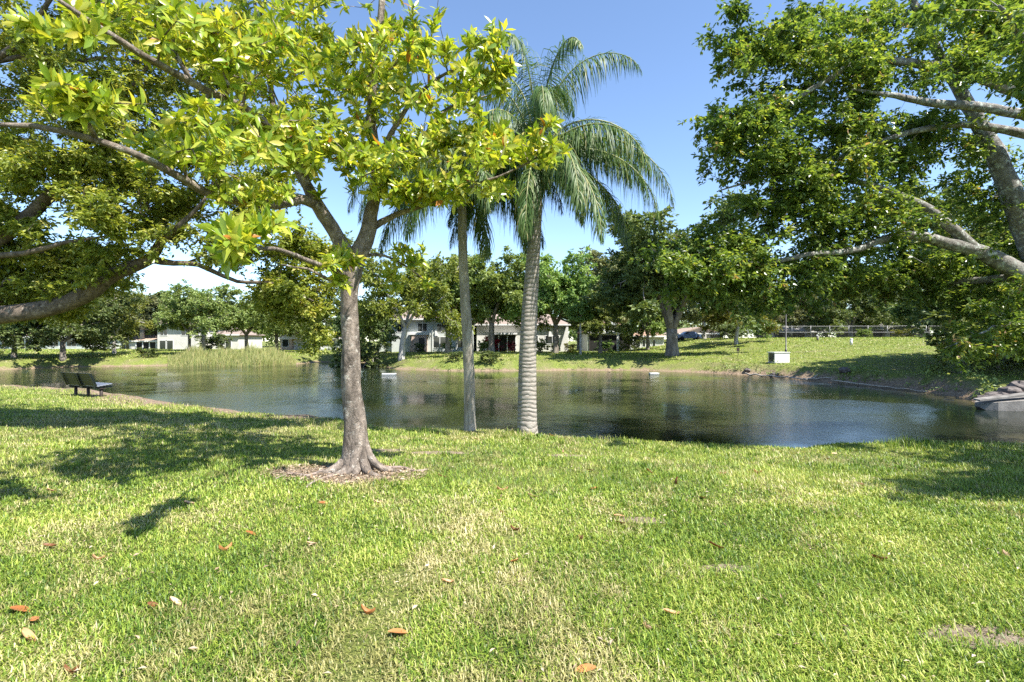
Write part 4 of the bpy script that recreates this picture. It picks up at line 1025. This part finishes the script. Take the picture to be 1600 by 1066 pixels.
# ------------------------------------------------------------------ bench
def bench():
    b = min((at(138, yy) for yy in np.linspace(13, 22, 60)), key=lambda q: abs(HOR + (EYE - q[2]) / q[1] * F - 619))
    root = empty('park_bench', b, 'dark green slatted bench on three posts facing the pond', 'bench', rz=math.radians(-24))
    # local x = along the bench, y = the way it faces
    Lb = 1.75
    def back(x0, x1):
        A = Acc()
        for i in range(5):
            z0 = .40 + i * .088; y0 = -.20 - i * .036
            V = [(x, y0 + dy - (zz) * .4, z0 + zz) for x in (x0, x1) for dy in (0, .035) for zz in (0, .083)]
            A.add(V, [(0, 1, 3, 2), (4, 6, 7, 5), (0, 4, 5, 1), (2, 3, 7, 6), (1, 5, 7, 3), (0, 2, 6, 4)])
        for x in (x0 + .03, x1 - .03):
            A.add([(x - .03, -.245, .38), (x + .03, -.245, .38), (x + .03, -.215, .38), (x - .03, -.215, .38), (x - .03, -.43, .84), (x + .03, -.43, .84), (x + .03, -.40, .84), (x - .03, -.40, .84)],
                  [(3, 2, 1, 0), (4, 5, 6, 7), (0, 1, 5, 4), (1, 2, 6, 5), (2, 3, 7, 6), (3, 0, 4, 7)])
        return A
    back(-Lb / 2, -.02).build('backrest', M['bench_green'], root)
    back(.02, Lb / 2).build('backrest', M['bench_green'], root)
    A = Acc()
    for i in range(5):
        y0 = -.18 + i * .095; z = .38 + i * .012
        A.box(-Lb / 2, Lb / 2, y0, y0 + .088, z, z + .035)
    A.build('seat', M['bench_seat'], root)
    for x in (-Lb / 2 + .1, 0, Lb / 2 - .1):
        A = Acc(); A.box(x - .03, x + .03, -.2, .34, .31, .376); A.build('seat_bracket', M['bench_green'], root)
    for x in (-Lb / 2 + .1, 0, Lb / 2 - .1):
        A = Acc(); A.tube([(x, 0, -.1), (x, 0, .02), (x, 0, .31)], [.055, .05, .05], 10)
        A.box(x - .09, x + .09, -.09, .09, .285, .308)
        A.build('leg', M['post_brown'], root)
bench()

# ------------------------------------------------------------------ houses
class House:
    def __init__(s, px, Y, label, rz=0.0, name='house'):
        s.px, s.Y = px, Y; s.loc = at(px, Y, -.15)
        s.o = empty(name, s.loc, label, 'house', 'houses beyond the pond', rz)
    def X(s, px): return (px - s.px) / F * s.Y
    def Z(s, py): return EYE - (py - HOR) / F * s.Y - s.loc[2]
    def wall(s, x0, x1, d, z1, mat='stucco', y0=0.0, z0=-.6):
        A = Acc(); A.box(x0, x1, y0, y0 + d, z0, z1); return A.build('wall', M[mat], s.o)
    def gable(s, x0, x1, d, ze, zr, mat, axis='x', ov=.5, y0=0.0, hip=0.0, wall=None):
        """ridge along x (eaves face us) or along y (gable end faces us)"""
        A = Acc(); a, b, c, e = x0 - ov, x1 + ov, y0 - ov, y0 + d + ov; th = .14
        if axis == 'x':
            m = (c + e) / 2; h = hip
            top = [(a, c, ze), (b, c, ze), (b, e, ze), (a, e, ze), (a + h, m, zr), (b - h, m, zr)]
            Fq = [(0, 1, 5, 4), (2, 3, 4, 5)]; Ft = [(1, 2, 5), (3, 0, 4)]
        else:
            m = (a + b) / 2; h = hip
            top = [(a, c, ze), (b, c, ze), (b, e, ze), (a, e, ze), (m, c + h, zr), (m, e - h, zr)]
            Fq = [(1, 2, 5, 4), (3, 0, 4, 5)]; Ft = [(0, 1, 4), (2, 3, 5)]
        A.add(top, Fq); A.add(top, Ft if hip else [t for t in Ft][:2])
        A.box(a, b, c, e, ze - th, ze - .002)
        o = A.build('roof', M[mat], s.o)
        if not hip:
            W = Acc()
            if axis == 'y': W.add([(x0, y0 - ov - .012, ze), (x1, y0 - ov - .012, ze), ((x0 + x1) / 2, y0 - ov - .012, zr - (zr - ze) * .12)], [(0, 1, 2)]); W.build('gable_end', M[wall or 'stucco'], s.o)
        fa = Acc(); fa.box(a, b, c - .04, c - .003, ze - th - .03, ze + .04); fa.build('fascia', M['white'], o)
        return o
    def window(s, x, z, w_, h, y=0.0, bars=1, trim='white'):
        A = Acc(); t = .07; yy = y - .05
        A.box(x - w_ / 2 - t, x - w_ / 2, yy, y - .002, z - t, z + h + t); A.box(x + w_ / 2, x + w_ / 2 + t, yy, y - .002, z - t, z + h + t)
        A.box(x - w_ / 2, x + w_ / 2, yy, y - .002, z + h, z + h + t); A.box(x - w_ / 2, x + w_ / 2, yy, y - .002, z - t, z)
        for k in range(bars):
            xx = x - w_ / 2 + w_ * (k + 1) / (bars + 1); A.box(xx - .03, xx + .03, yy, y - .025, z, z + h)
        f = A.build('window', M[trim], s.o)
        G_ = Acc(); G_.box(x - w_ / 2, x + w_ / 2, y - .022, y - .004, z, z + h); G_.build('pane', M['glass'], f)
    def block(s, name, x0, x1, y0, y1, z0, z1, mat):
        A = Acc(); A.box(x0, x1, y0, y1, z0, z1); return A.build(name, M[mat], s.o)
    def prism(s, name, poly, y0, y1, mat):
        """polygon in the facade plane pushed back to y1"""
        n = len(poly); A = Acc()
        V = [(x, y0, z) for x, z in poly] + [(x, y1, z) for x, z in poly]
        A.add(V, [tuple(range(n))]); A.add(V, [tuple(range(2 * n - 1, n - 1, -1))])
        A.add(V, [(i, i + n, (i + 1) % n + n, (i + 1) % n) for i in range(n)])
        return A.build(name, M[mat], s.o)
    def porch(s, x0, x1, z1, y=0.0, posts=3, mat='screen', trim='white'):
        """dark screened opening set just proud of the wall, with frame posts"""
        s.block('porch_screen', x0, x1, y - .03, y - .004, .1, z1, mat)
        for k in range(posts):
            x = x0 + (x1 - x0) * k / max(1, posts - 1)
            s.block('post', x - .07, x + .07, y - .14, y - .034, .0, z1 + .05, trim)

# two storey pale house behind the magnolia / thin palm
h = House(668, 74, 'two storey pale grey house with dark paired windows and an entry alcove')
X, Z = h.X, h.Z
h.wall(X(612), X(738), 9, Z(499), 'stucco_grey')
h.wall(X(590), X(611.9), 7, Z(520), 'stucco_grey', .8)
h.gable(X(612), X(738), 9, Z(498.5), Z(474), 'roof_brown', 'x', .7, hip=3.5)
h.gable(X(588), X(611), 7, Z(519), Z(508), 'roof_brown', 'x', .3, .8)
h.prism('entry_surround', [(X(641), 0), (X(646), Z(522)), (X(668), Z(522)), (X(668), 0)], -.9, -.004, 'stucco_pink')
h.block('door', X(656), X(665), -.93, -.904, .1, 2.2, 'dark_trim')
h.block('balcony_wall', X(640), X(672), -1.0, -.01, Z(523.5), Z(520), 'white')
for a, b_ in ((628, 508), (660, 507), (690, 508), (722, 503), (735, 503)):
    h.window(X(a), Z(b_ + 11), 1.0 if a > 700 else 1.3, 1.15, 0, 0 if a > 700 else 1)
for a in (682, 692.5, 719.5, 733): h.window(X(a), Z(543), .85, 1.5, 0, 0)
for a in (681, 716): h.prism('window_fin', [(X(a - 1), Z(525)), (X(a - 1), Z(517)), (X(a), Z(517)), (X(a + 3.5), Z(525))], -.25, -.004, 'white')
for a in (675, 703, 711): h.block('pilaster', X(a), X(a + 1.6), -.12, -.004, 0, Z(500), 'stucco_grey')
# its porch neighbour
h = House(812, 76, 'pale house with dark porch behind the palms and a slanted end buttress')
X, Z = h.X, h.Z
h.wall(X(745), X(885), 8, Z(508), 'stucco')
h.gable(X(745), X(885), 8, Z(507), Z(489), 'roof_brown', 'x', .6, hip=3.0)
h.porch(X(766), X(806), Z(524), 0, 4)
h.block('porch_roof', X(764), X(808), -1.6, -.006, Z(523), Z(520.5), 'white')
h.window(X(863), Z(537), 2.0, 1.15, 0, 1)
h.window(X(835), Z(537), 1.0, 1.15, 0, 0)
h.prism('buttress', [(X(872), 0), (X(884), Z(511)), (X(887), Z(511)), (X(887), 0)], -.8, -.004, 'stucco')
h.prism('window_fin', [(X(857), Z(526)), (X(858), Z(515)), (X(860), Z(515)), (X(863), Z(526))], -.25, -.004, 'white')
# lanai house
h = House(970, 77, 'low house with orange tan roof, wide dark lanai and a long side wing')
X, Z = h.X, h.Z
h.wall(X(918), X(990), 9, Z(521), 'stucco_grey')
h.gable(X(918), X(990), 9, Z(518.5), Z(500), 'roof_orange', 'y', .5, wall='stucco_grey')
h.wall(X(991), X(1042), 7, Z(526), 'stucco', 1.5)
h.gable(X(991), X(1042), 7, Z(525), Z(512), 'roof_orange', 'x', .45, 1.5, hip=2.5)
h.porch(X(921), X(983), Z(524), 0, 5, 'screen', 'dark_trim')
h.block('column', X(960), X(963.5), -1.9, -1.6, -.2, Z(519), 'white')
h.block('porch_beam', X(921), X(986), -1.95, -1.55, Z(521.5), Z(518.9), 'white')
for a in (1002, 1010, 1018, 1026): h.window(X(a), Z(542), .42, 1.0, 1.5, 0)
# house behind the big forked tree, with the carport
h = House(1092, 92, 'brown roofed house beyond the parked car')
X, Z = h.X, h.Z
h.wall(X(1066), X(1130), 9, Z(522), 'brown_wall')
h.gable(X(1066), X(1118), 9, Z(521), Z(511), 'roof_tan', 'y', .9, wall='brown_wall')
h.window(X(1078), Z(532), 1.4, .9, 0, 1); h.window(X(1104), Z(532), 1.2, .9, 0, 1)
h.block('garage_door', X(1088), X(1097), -.05, -.004, 0, 2.1, 'pool_green')
# gabled white house on the left
h = House(262, 82, 'white two storey house with a pointed tan gable')
X, Z = h.X, h.Z
h.wall(X(246), X(306), 9, Z(508), 'stucco')
h.gable(X(250), X(306), 9, Z(507), Z(489), 'roof_tan', 'y', .6, wall='stucco_pink')
h.wall(X(181), X(245.9), 7, Z(533), 'stucco', 1.0)
h.gable(X(181), X(245.5), 7, Z(532.5), Z(523), 'roof_tan', 'x', .3, 1.0)
h.porch(X(206), X(238), Z(535), 1.0, 4)
h.window(X(189), Z(546), 1.2, 1.2, 1.0, 1); h.window(X(255), Z(547), 1.1, 1.5, 0, 0); h.window(X(265), Z(547), 1.1, 1.5, 0, 0)
h.window(X(256), Z(524), 1.1, 1.0, 0, 1); h.window(X(290), Z(524), 1.3, 1.0, 0, 1)
h.wall(X(320), X(362), 8, Z(523), 'stucco', 2)
h.gable(X(320), X(362), 8, Z(522.5), Z(510), 'roof_brown', 'x', .4, 2, hip=2.5)
h.window(X(346), Z(546), .9, 1.6, 2, 0); h.window(X(332), Z(542), 1.2, 1.0, 2, 1)
# low wing left of the magnolia trunk
h = House(480, 84, 'low tan roofed house with pale garage panels seen past the reeds')
X, Z = h.X, h.Z
h.wall(X(438), X(456), 7, Z(528), 'stucco_pink')
h.wall(X(456.1), X(540), 8, Z(529), 'white', .6)
h.gable(X(438), X(480), 8, Z(528), Z(515), 'roof_tan', 'y', .5, .5, wall='stucco')
h.gable(X(481), X(540), 8, Z(528.5), Z(518), 'roof_tan', 'x', .5, .6, hip=2)
for a in (466, 478, 490): h.block('garage_door', X(a - 4.5), X(a + 4.5), .54, .596, .1, 1.9, 'pool_green')
h.window(X(446), Z(542), 1.0, 1.2, 0, 0); h.window(X(512), Z(541), 2.0, 1.1, .6, 2)
# far left house
h = House(66, 84, 'long low grey white house behind the two dark trees across the pond')
X, Z = h.X, h.Z
h.wall(X(-30), X(134), 9, Z(527), 'stucco_grey')
h.gable(X(-30), X(134), 9, Z(526), Z(508), 'roof_tan', 'x', .6, hip=3)
h.porch(X(28), X(52), Z(530), 0, 3)
for a in (10, 62, 84, 112): h.window(X(a), Z(541), 1.5, 1.1, 0, 1)
h.block('garage_door', X(92), X(102), -.05, -.004, .1, 2.1, 'white')
# houses behind the wire fence
h = House(1247, 100, 'dark brown house with grey gable roof behind the lamp post')
X, Z = h.X, h.Z
h.wall(X(1216), X(1277), 9, Z(519), 'brown_wall')
h.gable(X(1216), X(1256), 9, Z(518.5), Z(508), 'roof_grey', 'x', .7); h.gable(X(1257), X(1277), 7, Z(518), Z(506), 'roof_grey', 'y', .6, -1.5, wall='brown_wall')
h.window(X(1232), Z(528), 1.5, .9, 0, 1); h.window(X(1267), Z(528), 1.3, .9, 0, 1)
h = House(1402, 102, 'long brown house with mottled grey roof behind the wire fence')
X, Z = h.X, h.Z
h.wall(X(1352), X(1452), 9, Z(515), 'brown_wall')
h.gable(X(1352), X(1452), 9, Z(514.5), Z(502), 'roof_grey', 'x', .7, hip=3)
h.porch(X(1366), X(1390), Z(517), 0, 3, 'screen', 'brown_wall'); h.window(X(1412), Z(526), 1.8, .9, 0, 1); h.window(X(1438), Z(526), 1.4, .9, 0, 1)

# ------------------------------------------------------------------ fence, lamp, sign, boxes, car
def fence(x0px, x1px, Y0, Y1, hh, label, step, tall=True):
    a = at(x0px, Y0); b = at(x1px, Y1)
    root = empty('chain_link_fence', a, label, 'fence')
    d = b - a; Lh = math.hypot(d[0], d[1]); u = np.array([d[0], d[1], 0]) / Lh
    n = max(2, int(Lh / step)); gz = lambda t: float(H(a[0] + u[0] * t, a[1] + u[1] * t)) - a[2]
    def pt(t, z): return np.array([u[0] * t, u[1] * t, gz(t) + z])
    for k in range(n + 1):
        t = Lh * k / n; A = Acc(); A.tube([pt(t, -.2), pt(t, hh + .05)], .036, 8); A.add(*_cap(pt(t, hh + .05), .06)); A.build('post', M['galv'], root)
    for z in ((hh, hh * .5) if tall else (hh,)):
        A = Acc(); A.tube([pt(t, z) for t in np.linspace(0, Lh, 24)], .022, 6); A.build('rail', M['galv'], root)
    A = Acc(); s = .22
    for k in range(int((Lh + hh) / s)):
        for sg in (1, -1):
            t0 = k * s - (hh if sg > 0 else 0); pts = []
            if sg > 0: q0, q1 = (t0, .03), (t0 + hh, hh)
            else: q0, q1 = (t0, hh), (t0 + hh, .03)
            # clip to the fence length
            def cl(q, o):
                t, z = q
                if t < 0: r_ = (0 - t) / (o[0] - t); return (0, z + (o[1] - z) * r_)
                if t > Lh: r_ = (t - Lh) / (t - o[0]); return (Lh, z + (o[1] - z) * r_)
                return q
            c0, c1 = cl(q0, q1), cl(q1, q0)
            if c1[0] - c0[0] > .1: A.tube([pt(*c0), pt(*c1)], .007, 3, cap=False)
    A.build('wire_mesh', M['galv'], root)
def _cap(c, r):
    V = [c + [r * math.cos(k * PI / 3), r * math.sin(k * PI / 3), 0] for k in range(6)] + [c + [0, 0, r]]
    return V, [(k, (k + 1) % 6, 6) for k in range(6)]
fence(1208, 1478, 75, 73, 1.75, 'tall galvanised chain link fence along the top of the sunny slope', 2.6)
fence(1098, 1206, 80, 76, 1.15, 'lower wire fence running on from the tall one toward the car', 2.6, False)

def lamp_post():
    b = at(1228, 51); root = empty('street_lamp', b, 'thin black lamp post standing behind the white cabinet', 'lamp post')
    hh = EYE + (533 - 484) / F * 51 - b[2]
    A = Acc(); A.tube([(0, 0, -.2), (0, 0, .5), (0, 0, .52), (0, 0, hh)], [.10, .10, .06, .045], 10); A.build('pole', M['black_metal'], root)
    A = Acc(); A.tube([(0, 0, hh), (0, 0, hh + .06), (0, 0, hh + .10)], [.10, .2, .16], 8); A.tube([(0, 0, hh + .45), (0, 0, hh + .52), (0, 0, hh + .66)], [.22, .2, .03], 8); A.build('lamp_cap', M['black_metal'], root)
    A = Acc(); A.tube([(0, 0, hh + .1), (0, 0, hh + .45)], [.13, .19], 8); A.build('lamp_glass', M['white'], root)
lamp_post()

def sign_post():
    b = at(1153, 47); root = empty('notice_sign', b, 'small dark sign on a thin stake by the far waterline', 'sign')
    A = Acc(); A.tube([(0, 0, -.1), (0, 0, 1.15)], .018, 6); A.build('post', M['black_metal'], root)
    A = Acc(); A.box(-.12, .12, -.035, -.02, .95, 1.27); A.build('panel', M['post_brown'], root)
sign_post()

def cabinet():
    b = at(1217, 44, -.03); root = empty('utility_cabinet', b, 'white louvred pump cabinet standing on the grass above the far shore', 'cabinet', rz=.12)
    s = 44 / F
    A = Acc(); A.box(-.78, .75, -.55, .55, 0, .08); A.build('plinth', M['concrete'], root)
    A = Acc(); A.box(-.68, .68, -.45, .45, .082, .92); A.build('housing', M['white'], root)
    A = Acc(); A.box(-.76, .72, -.5, .5, .922, .98); A.build('lid', M['white'], root)
    A = Acc()
    A.box(-.697, -.683, -.36, .36, .14, .88)
    for k in range(9): A.add([(-.70, .36, .16 + k * .078), (-.70, -.36, .16 + k * .078), (-.735, -.36, .205 + k * .078), (-.735, .36, .205 + k * .078)], [(0, 1, 2, 3)])
    A.build('louvre_panel', M['galv'], root)
cabinet()

def marker(px, Y, hh, label, mat, tilt):
    b = at(px, Y); root = empty('marker_post', b, label, 'marker post', 'marker posts on the slope'); root.rotation_euler = (0, tilt, 0)
    A = Acc(); A.tube([(0, 0, -.1), (0, 0, hh)], .13, 10); A.build('post', M[mat], root)
    A = Acc(); A.tube([(0, 0, hh + .002), (0, 0, hh + .05), (0, 0, hh + .1)], [.15, .15, .04], 10); A.build('cap', M['white'], root)
marker(1278, 63, .62, 'tilted tan marker post near the fence', 'concrete', -.15)
marker(1330, 55, .62, 'white marker post at the edge of the bank shade', 'white', .05)

def float_(px, py, w_, label):
    Y = 2240 / (py - HOR); b = np.array([(px - 800) / F * Y, Y, WATER])
    root = empty('pond_float', b, label, 'float', 'white floats on the pond')
    A = Acc(); V = []
    for z, k in ((-.05, .9), (.03, 1.0), (.075, .93)):
        V += [(-w_ / 2 * k, -.25 * k, z), (w_ / 2 * k, -.25 * k, z), (w_ / 2 * k, .25 * k, z), (-w_ / 2 * k, .25 * k, z)]
    A.add(V, [(3, 2, 1, 0), (8, 9, 10, 11)] + [(i + q, (i + 1) % 4 + q, (i + 1) % 4 + q + 4, i + q + 4) for q in (0, 4) for i in range(4)])
    A.build('hull', M['white'], root)
    A = Acc(); A.tube([(-w_ * .3, 0, .077), (-w_ * .3, 0, .11)], .05, 8); A.build('fitting', M['galv'], root)
float_(608, 585, 1.15, 'longer white float on the water just past the magnolia trunk')
float_(1022, 584, .8, 'small white float on the water below the forked oak')

def car():
    b = at(1076, 84); root = empty('parked_car', b, 'blue car parked beyond the forked oak', 'car')
    prof = [(-2.1, .35), (-2.15, .75), (-1.9, .9), (-1.2, .98), (-.6, 1.42), (.7, 1.45), (1.35, 1.0), (2.0, .9), (2.15, .6), (2.1, .35)]
    n = len(prof); A = Acc()
    V = [(x, -.82 if z < 1.1 else -.65, z) for x, z in prof] + [(x, .82 if z < 1.1 else .65, z) for x, z in prof]
    A.add(V, [tuple(range(n))]); A.add(V, [tuple(range(2 * n - 1, n - 1, -1))]); A.add(V, [(i, i + n, (i + 1) % n + n, (i + 1) % n) for i in range(n)])
    A.build('body', M['car_blue'], root)
    A = Acc(); A.add([(-.95, -.81, 1.03), (.95, -.81, 1.03), (.6, -.70, 1.36), (-.5, -.70, 1.36)], [(0, 1, 2, 3)]); A.build('window', M['glass'], root)
    for x in (-1.35, 1.35):
        for y in (-.8, .8):
            A = Acc(); A.tube([(x, y - .1, .33), (x, y + .1, .33)], .33, 16); A.build('wheel', M['tyre'], root)
car()

def headwall():
    Y0 = 20.9; b = np.array([(1528 - 800) / F * Y0, Y0, WATER]); root = empty('concrete_headwall', b, 'broken grey concrete headwall jutting into the pond at the frame side', 'headwall')
    A = Acc()  # tapering wall: low pointed end towards the pond, thicker and higher away from it
    V = []
    for x, z0, z1, y0, y1 in ((0, .22, .30, -.05, .15), (.5, -.1, .42, -.35, .45), (2.4, -.2, .60, -.75, .35), (6.5, -.2, .72, -1.3, .1)):
        V += [(x, y0, z0 - .1), (x, y1, z0 - .1), (x, y1, z1), (x, y0, z1 - .08)]
    A.add(V, [(0, 1, 2, 3)] + [(k * 4 + i, k * 4 + 4 + i, k * 4 + 4 + (i + 1) % 4, k * 4 + (i + 1) % 4) for k in range(3) for i in range(4)])
    A.build('wall', M['concrete'], root)
    A = Acc(); V = []
    for x, z, y in ((-.15, .36, -.1), (1.6, .60, -.28), (3.2, .82, -.5), (6.6, .80, -1.1)):
        V += [(x, y - .16, z), (x, y + .14, z + .03), (x, y + .14, z + .10), (x, y - .16, z + .07)]
    A.add(V, [(0, 1, 2, 3)] + [(k * 4 + i, k * 4 + 4 + i, k * 4 + 4 + (i + 1) % 4, k * 4 + (i + 1) % 4) for k in range(3) for i in range(4)])
    A.build('coping', M['concrete'], root)
headwall()

def rock(px, Y, r, dz, label, sq=.6):
    b = at(px, Y); b[2] = max(b[2], WATER) + dz
    A = Acc(); n, m = 7, 10; V = [(0, 0, r * sq)]
    for i in range(1, n):
        th = PI * i / n
        for j in range(m):
            ph = 2 * PI * j / m; k = r * (1 + rng.normal(0, .12)); V.append((k * math.sin(th) * math.cos(ph), k * math.sin(th) * math.sin(ph), k * sq * math.cos(th)))
    V.append((0, 0, -r * sq)); A.add(V, [(1 + (i - 1) * m + j, 1 + i * m + j, 1 + i * m + (j + 1) % m, 1 + (i - 1) * m + (j + 1) % m) for i in range(1, n - 1) for j in range(m)])
    A.add(V, [(0, 1 + j, 1 + (j + 1) % m) for j in range(m)]); e = 1 + (n - 2) * m
    A.add(V, [(len(V) - 1, e + (j + 1) % m, e + j) for j in range(m)])
    o = A.build('boulder', M['rock'], None, b); tag(o, label, 'rock', 'rocks on the pond banks')
for q in ((1546, 21.9, .42, .25, 'dark rock just behind the tip of the headwall'), (1560, 22.2, .5, .3, 'largest dark rock behind the headwall'), (1578, 22.4, .42, .35, 'rock at the middle of the headwall'), (1596, 22.6, .5, .35, 'rock behind the headwall at the frame edge'),
          (1210, 40.2, .35, .05, 'brown rock on the shore below the white cabinet'), (1168, 42.6, .3, .05, 'small rock on the shore below the dark sign'), (1320, 34.6, .4, .1, 'dark rock in the undercut bank')):
    rock(*q)

def log(p0, p1, r, label, name='log', stub=False):
    a = P(*p0); b = P(*p1); A = Acc(); n = 12
    pts = [(b - a) * u + rng.normal(0, .03, 3) for u in np.linspace(0, 1, n)]
    A.tube(pts, np.linspace(r, r * .5, n), 8, .5, .12)
    if stub: A.tube([pts[4], pts[4] + np.array([.3, 0, .25]), pts[4] + np.array([.5, 0, .30])], [r * .7, r * .5, r * .2], 6)
    o = A.build(name, M['driftwood'], None, a); tag(o, label, 'log', 'driftwood on the far shore')
def wY(py): return 2240 / (py - HOR)
log((1165, 584, wY(586)), (1262, 593, wY(595)), .07, 'long thin driftwood log lying along the sunny shore', stub=False)
log((1255, 592, wY(594.5)), (1300, 590, wY(597)), .06, 'short forked driftwood branch beside the long log', stub=True)
log((1300, 595, wY(598)), (1450, 612, wY(614)), .05, 'pale pole of driftwood along the shaded undercut bank')

def sapling():
    b = G(382, 628); root = empty('dead_sapling', b, 'bare pale dead sapling on the water edge beyond the bench shade', 'dead plant')
    A = Acc()
    A.tube([(0, 0, -.1), (.01, 0, .2), (-.02, 0, .42), (-.12, 0, .62)], [.016, .013, .010, .005], 6)
    A.tube([(0, 0, .18), (-.12, 0, .26), (-.22, .02, .36)], [.010, .007, .004], 5); A.tube([(0, 0, .3), (.03, 0, .45), (.0, 0, .56)], [.008, .006, .003], 5)
    A.build('stem', M['driftwood'], root)
sapling()

# ------------------------------------------------------------------ light, sky, camera
SUN_EL = math.radians(54); SUN_AZ = math.atan2(.80, -.60)
world = bpy.data.worlds.new('World'); scene.world = world; world.use_nodes = True
nt = world.node_tree; nt.nodes.clear()
sky = nt.nodes.new('ShaderNodeTexSky'); sky.sky_type = 'NISHITA'; sky.sun_disc = False
sky.sun_elevation = SUN_EL; sky.sun_rotation = SUN_AZ; sky.air_density = 1.0; sky.dust_density = .1; sky.ozone_density = 2.6; sky.air_density = .85
bg = nt.nodes.new('ShaderNodeBackground'); bg.inputs['Strength'].default_value = .12
out = nt.nodes.new('ShaderNodeOutputWorld')
nt.links.new(sky.outputs[0], bg.inputs[0]); nt.links.new(bg.outputs[0], out.inputs[0])
ld = bpy.data.lights.new('sun', 'SUN'); ld.energy = 5.0; ld.angle = math.radians(.55); ld.color = (1, .95, .87)
lo = bpy.data.objects.new('sun', ld); col.objects.link(lo)
sd = Vector((math.cos(SUN_EL) * math.sin(SUN_AZ), math.cos(SUN_EL) * math.cos(SUN_AZ), math.sin(SUN_EL)))
lo.rotation_euler = sd.to_track_quat('Z', 'Y').to_euler()
lo.location = (20, -20, 40)

cam = bpy.data.cameras.new('camera'); cam.sensor_width = 36; cam.lens = 18.0; cam.clip_start = .05; cam.clip_end = 3000
co = bpy.data.objects.new('camera', cam); col.objects.link(co); co.location = (0, 0, EYE); co.rotation_euler = (PI / 2, 0, 0)
scene.camera = co
scene.view_settings.view_transform = 'Standard'; scene.view_settings.look = 'None'; scene.view_settings.gamma = 1; scene.view_settings.exposure = 1.36
scene.cycles.max_bounces = 7; scene.cycles.diffuse_bounces = 3; scene.cycles.glossy_bounces = 3; scene.cycles.transmission_bounces = 4
scene.cycles.use_denoising = False
scene.cycles.caustics_reflective = False; scene.cycles.caustics_refractive = False
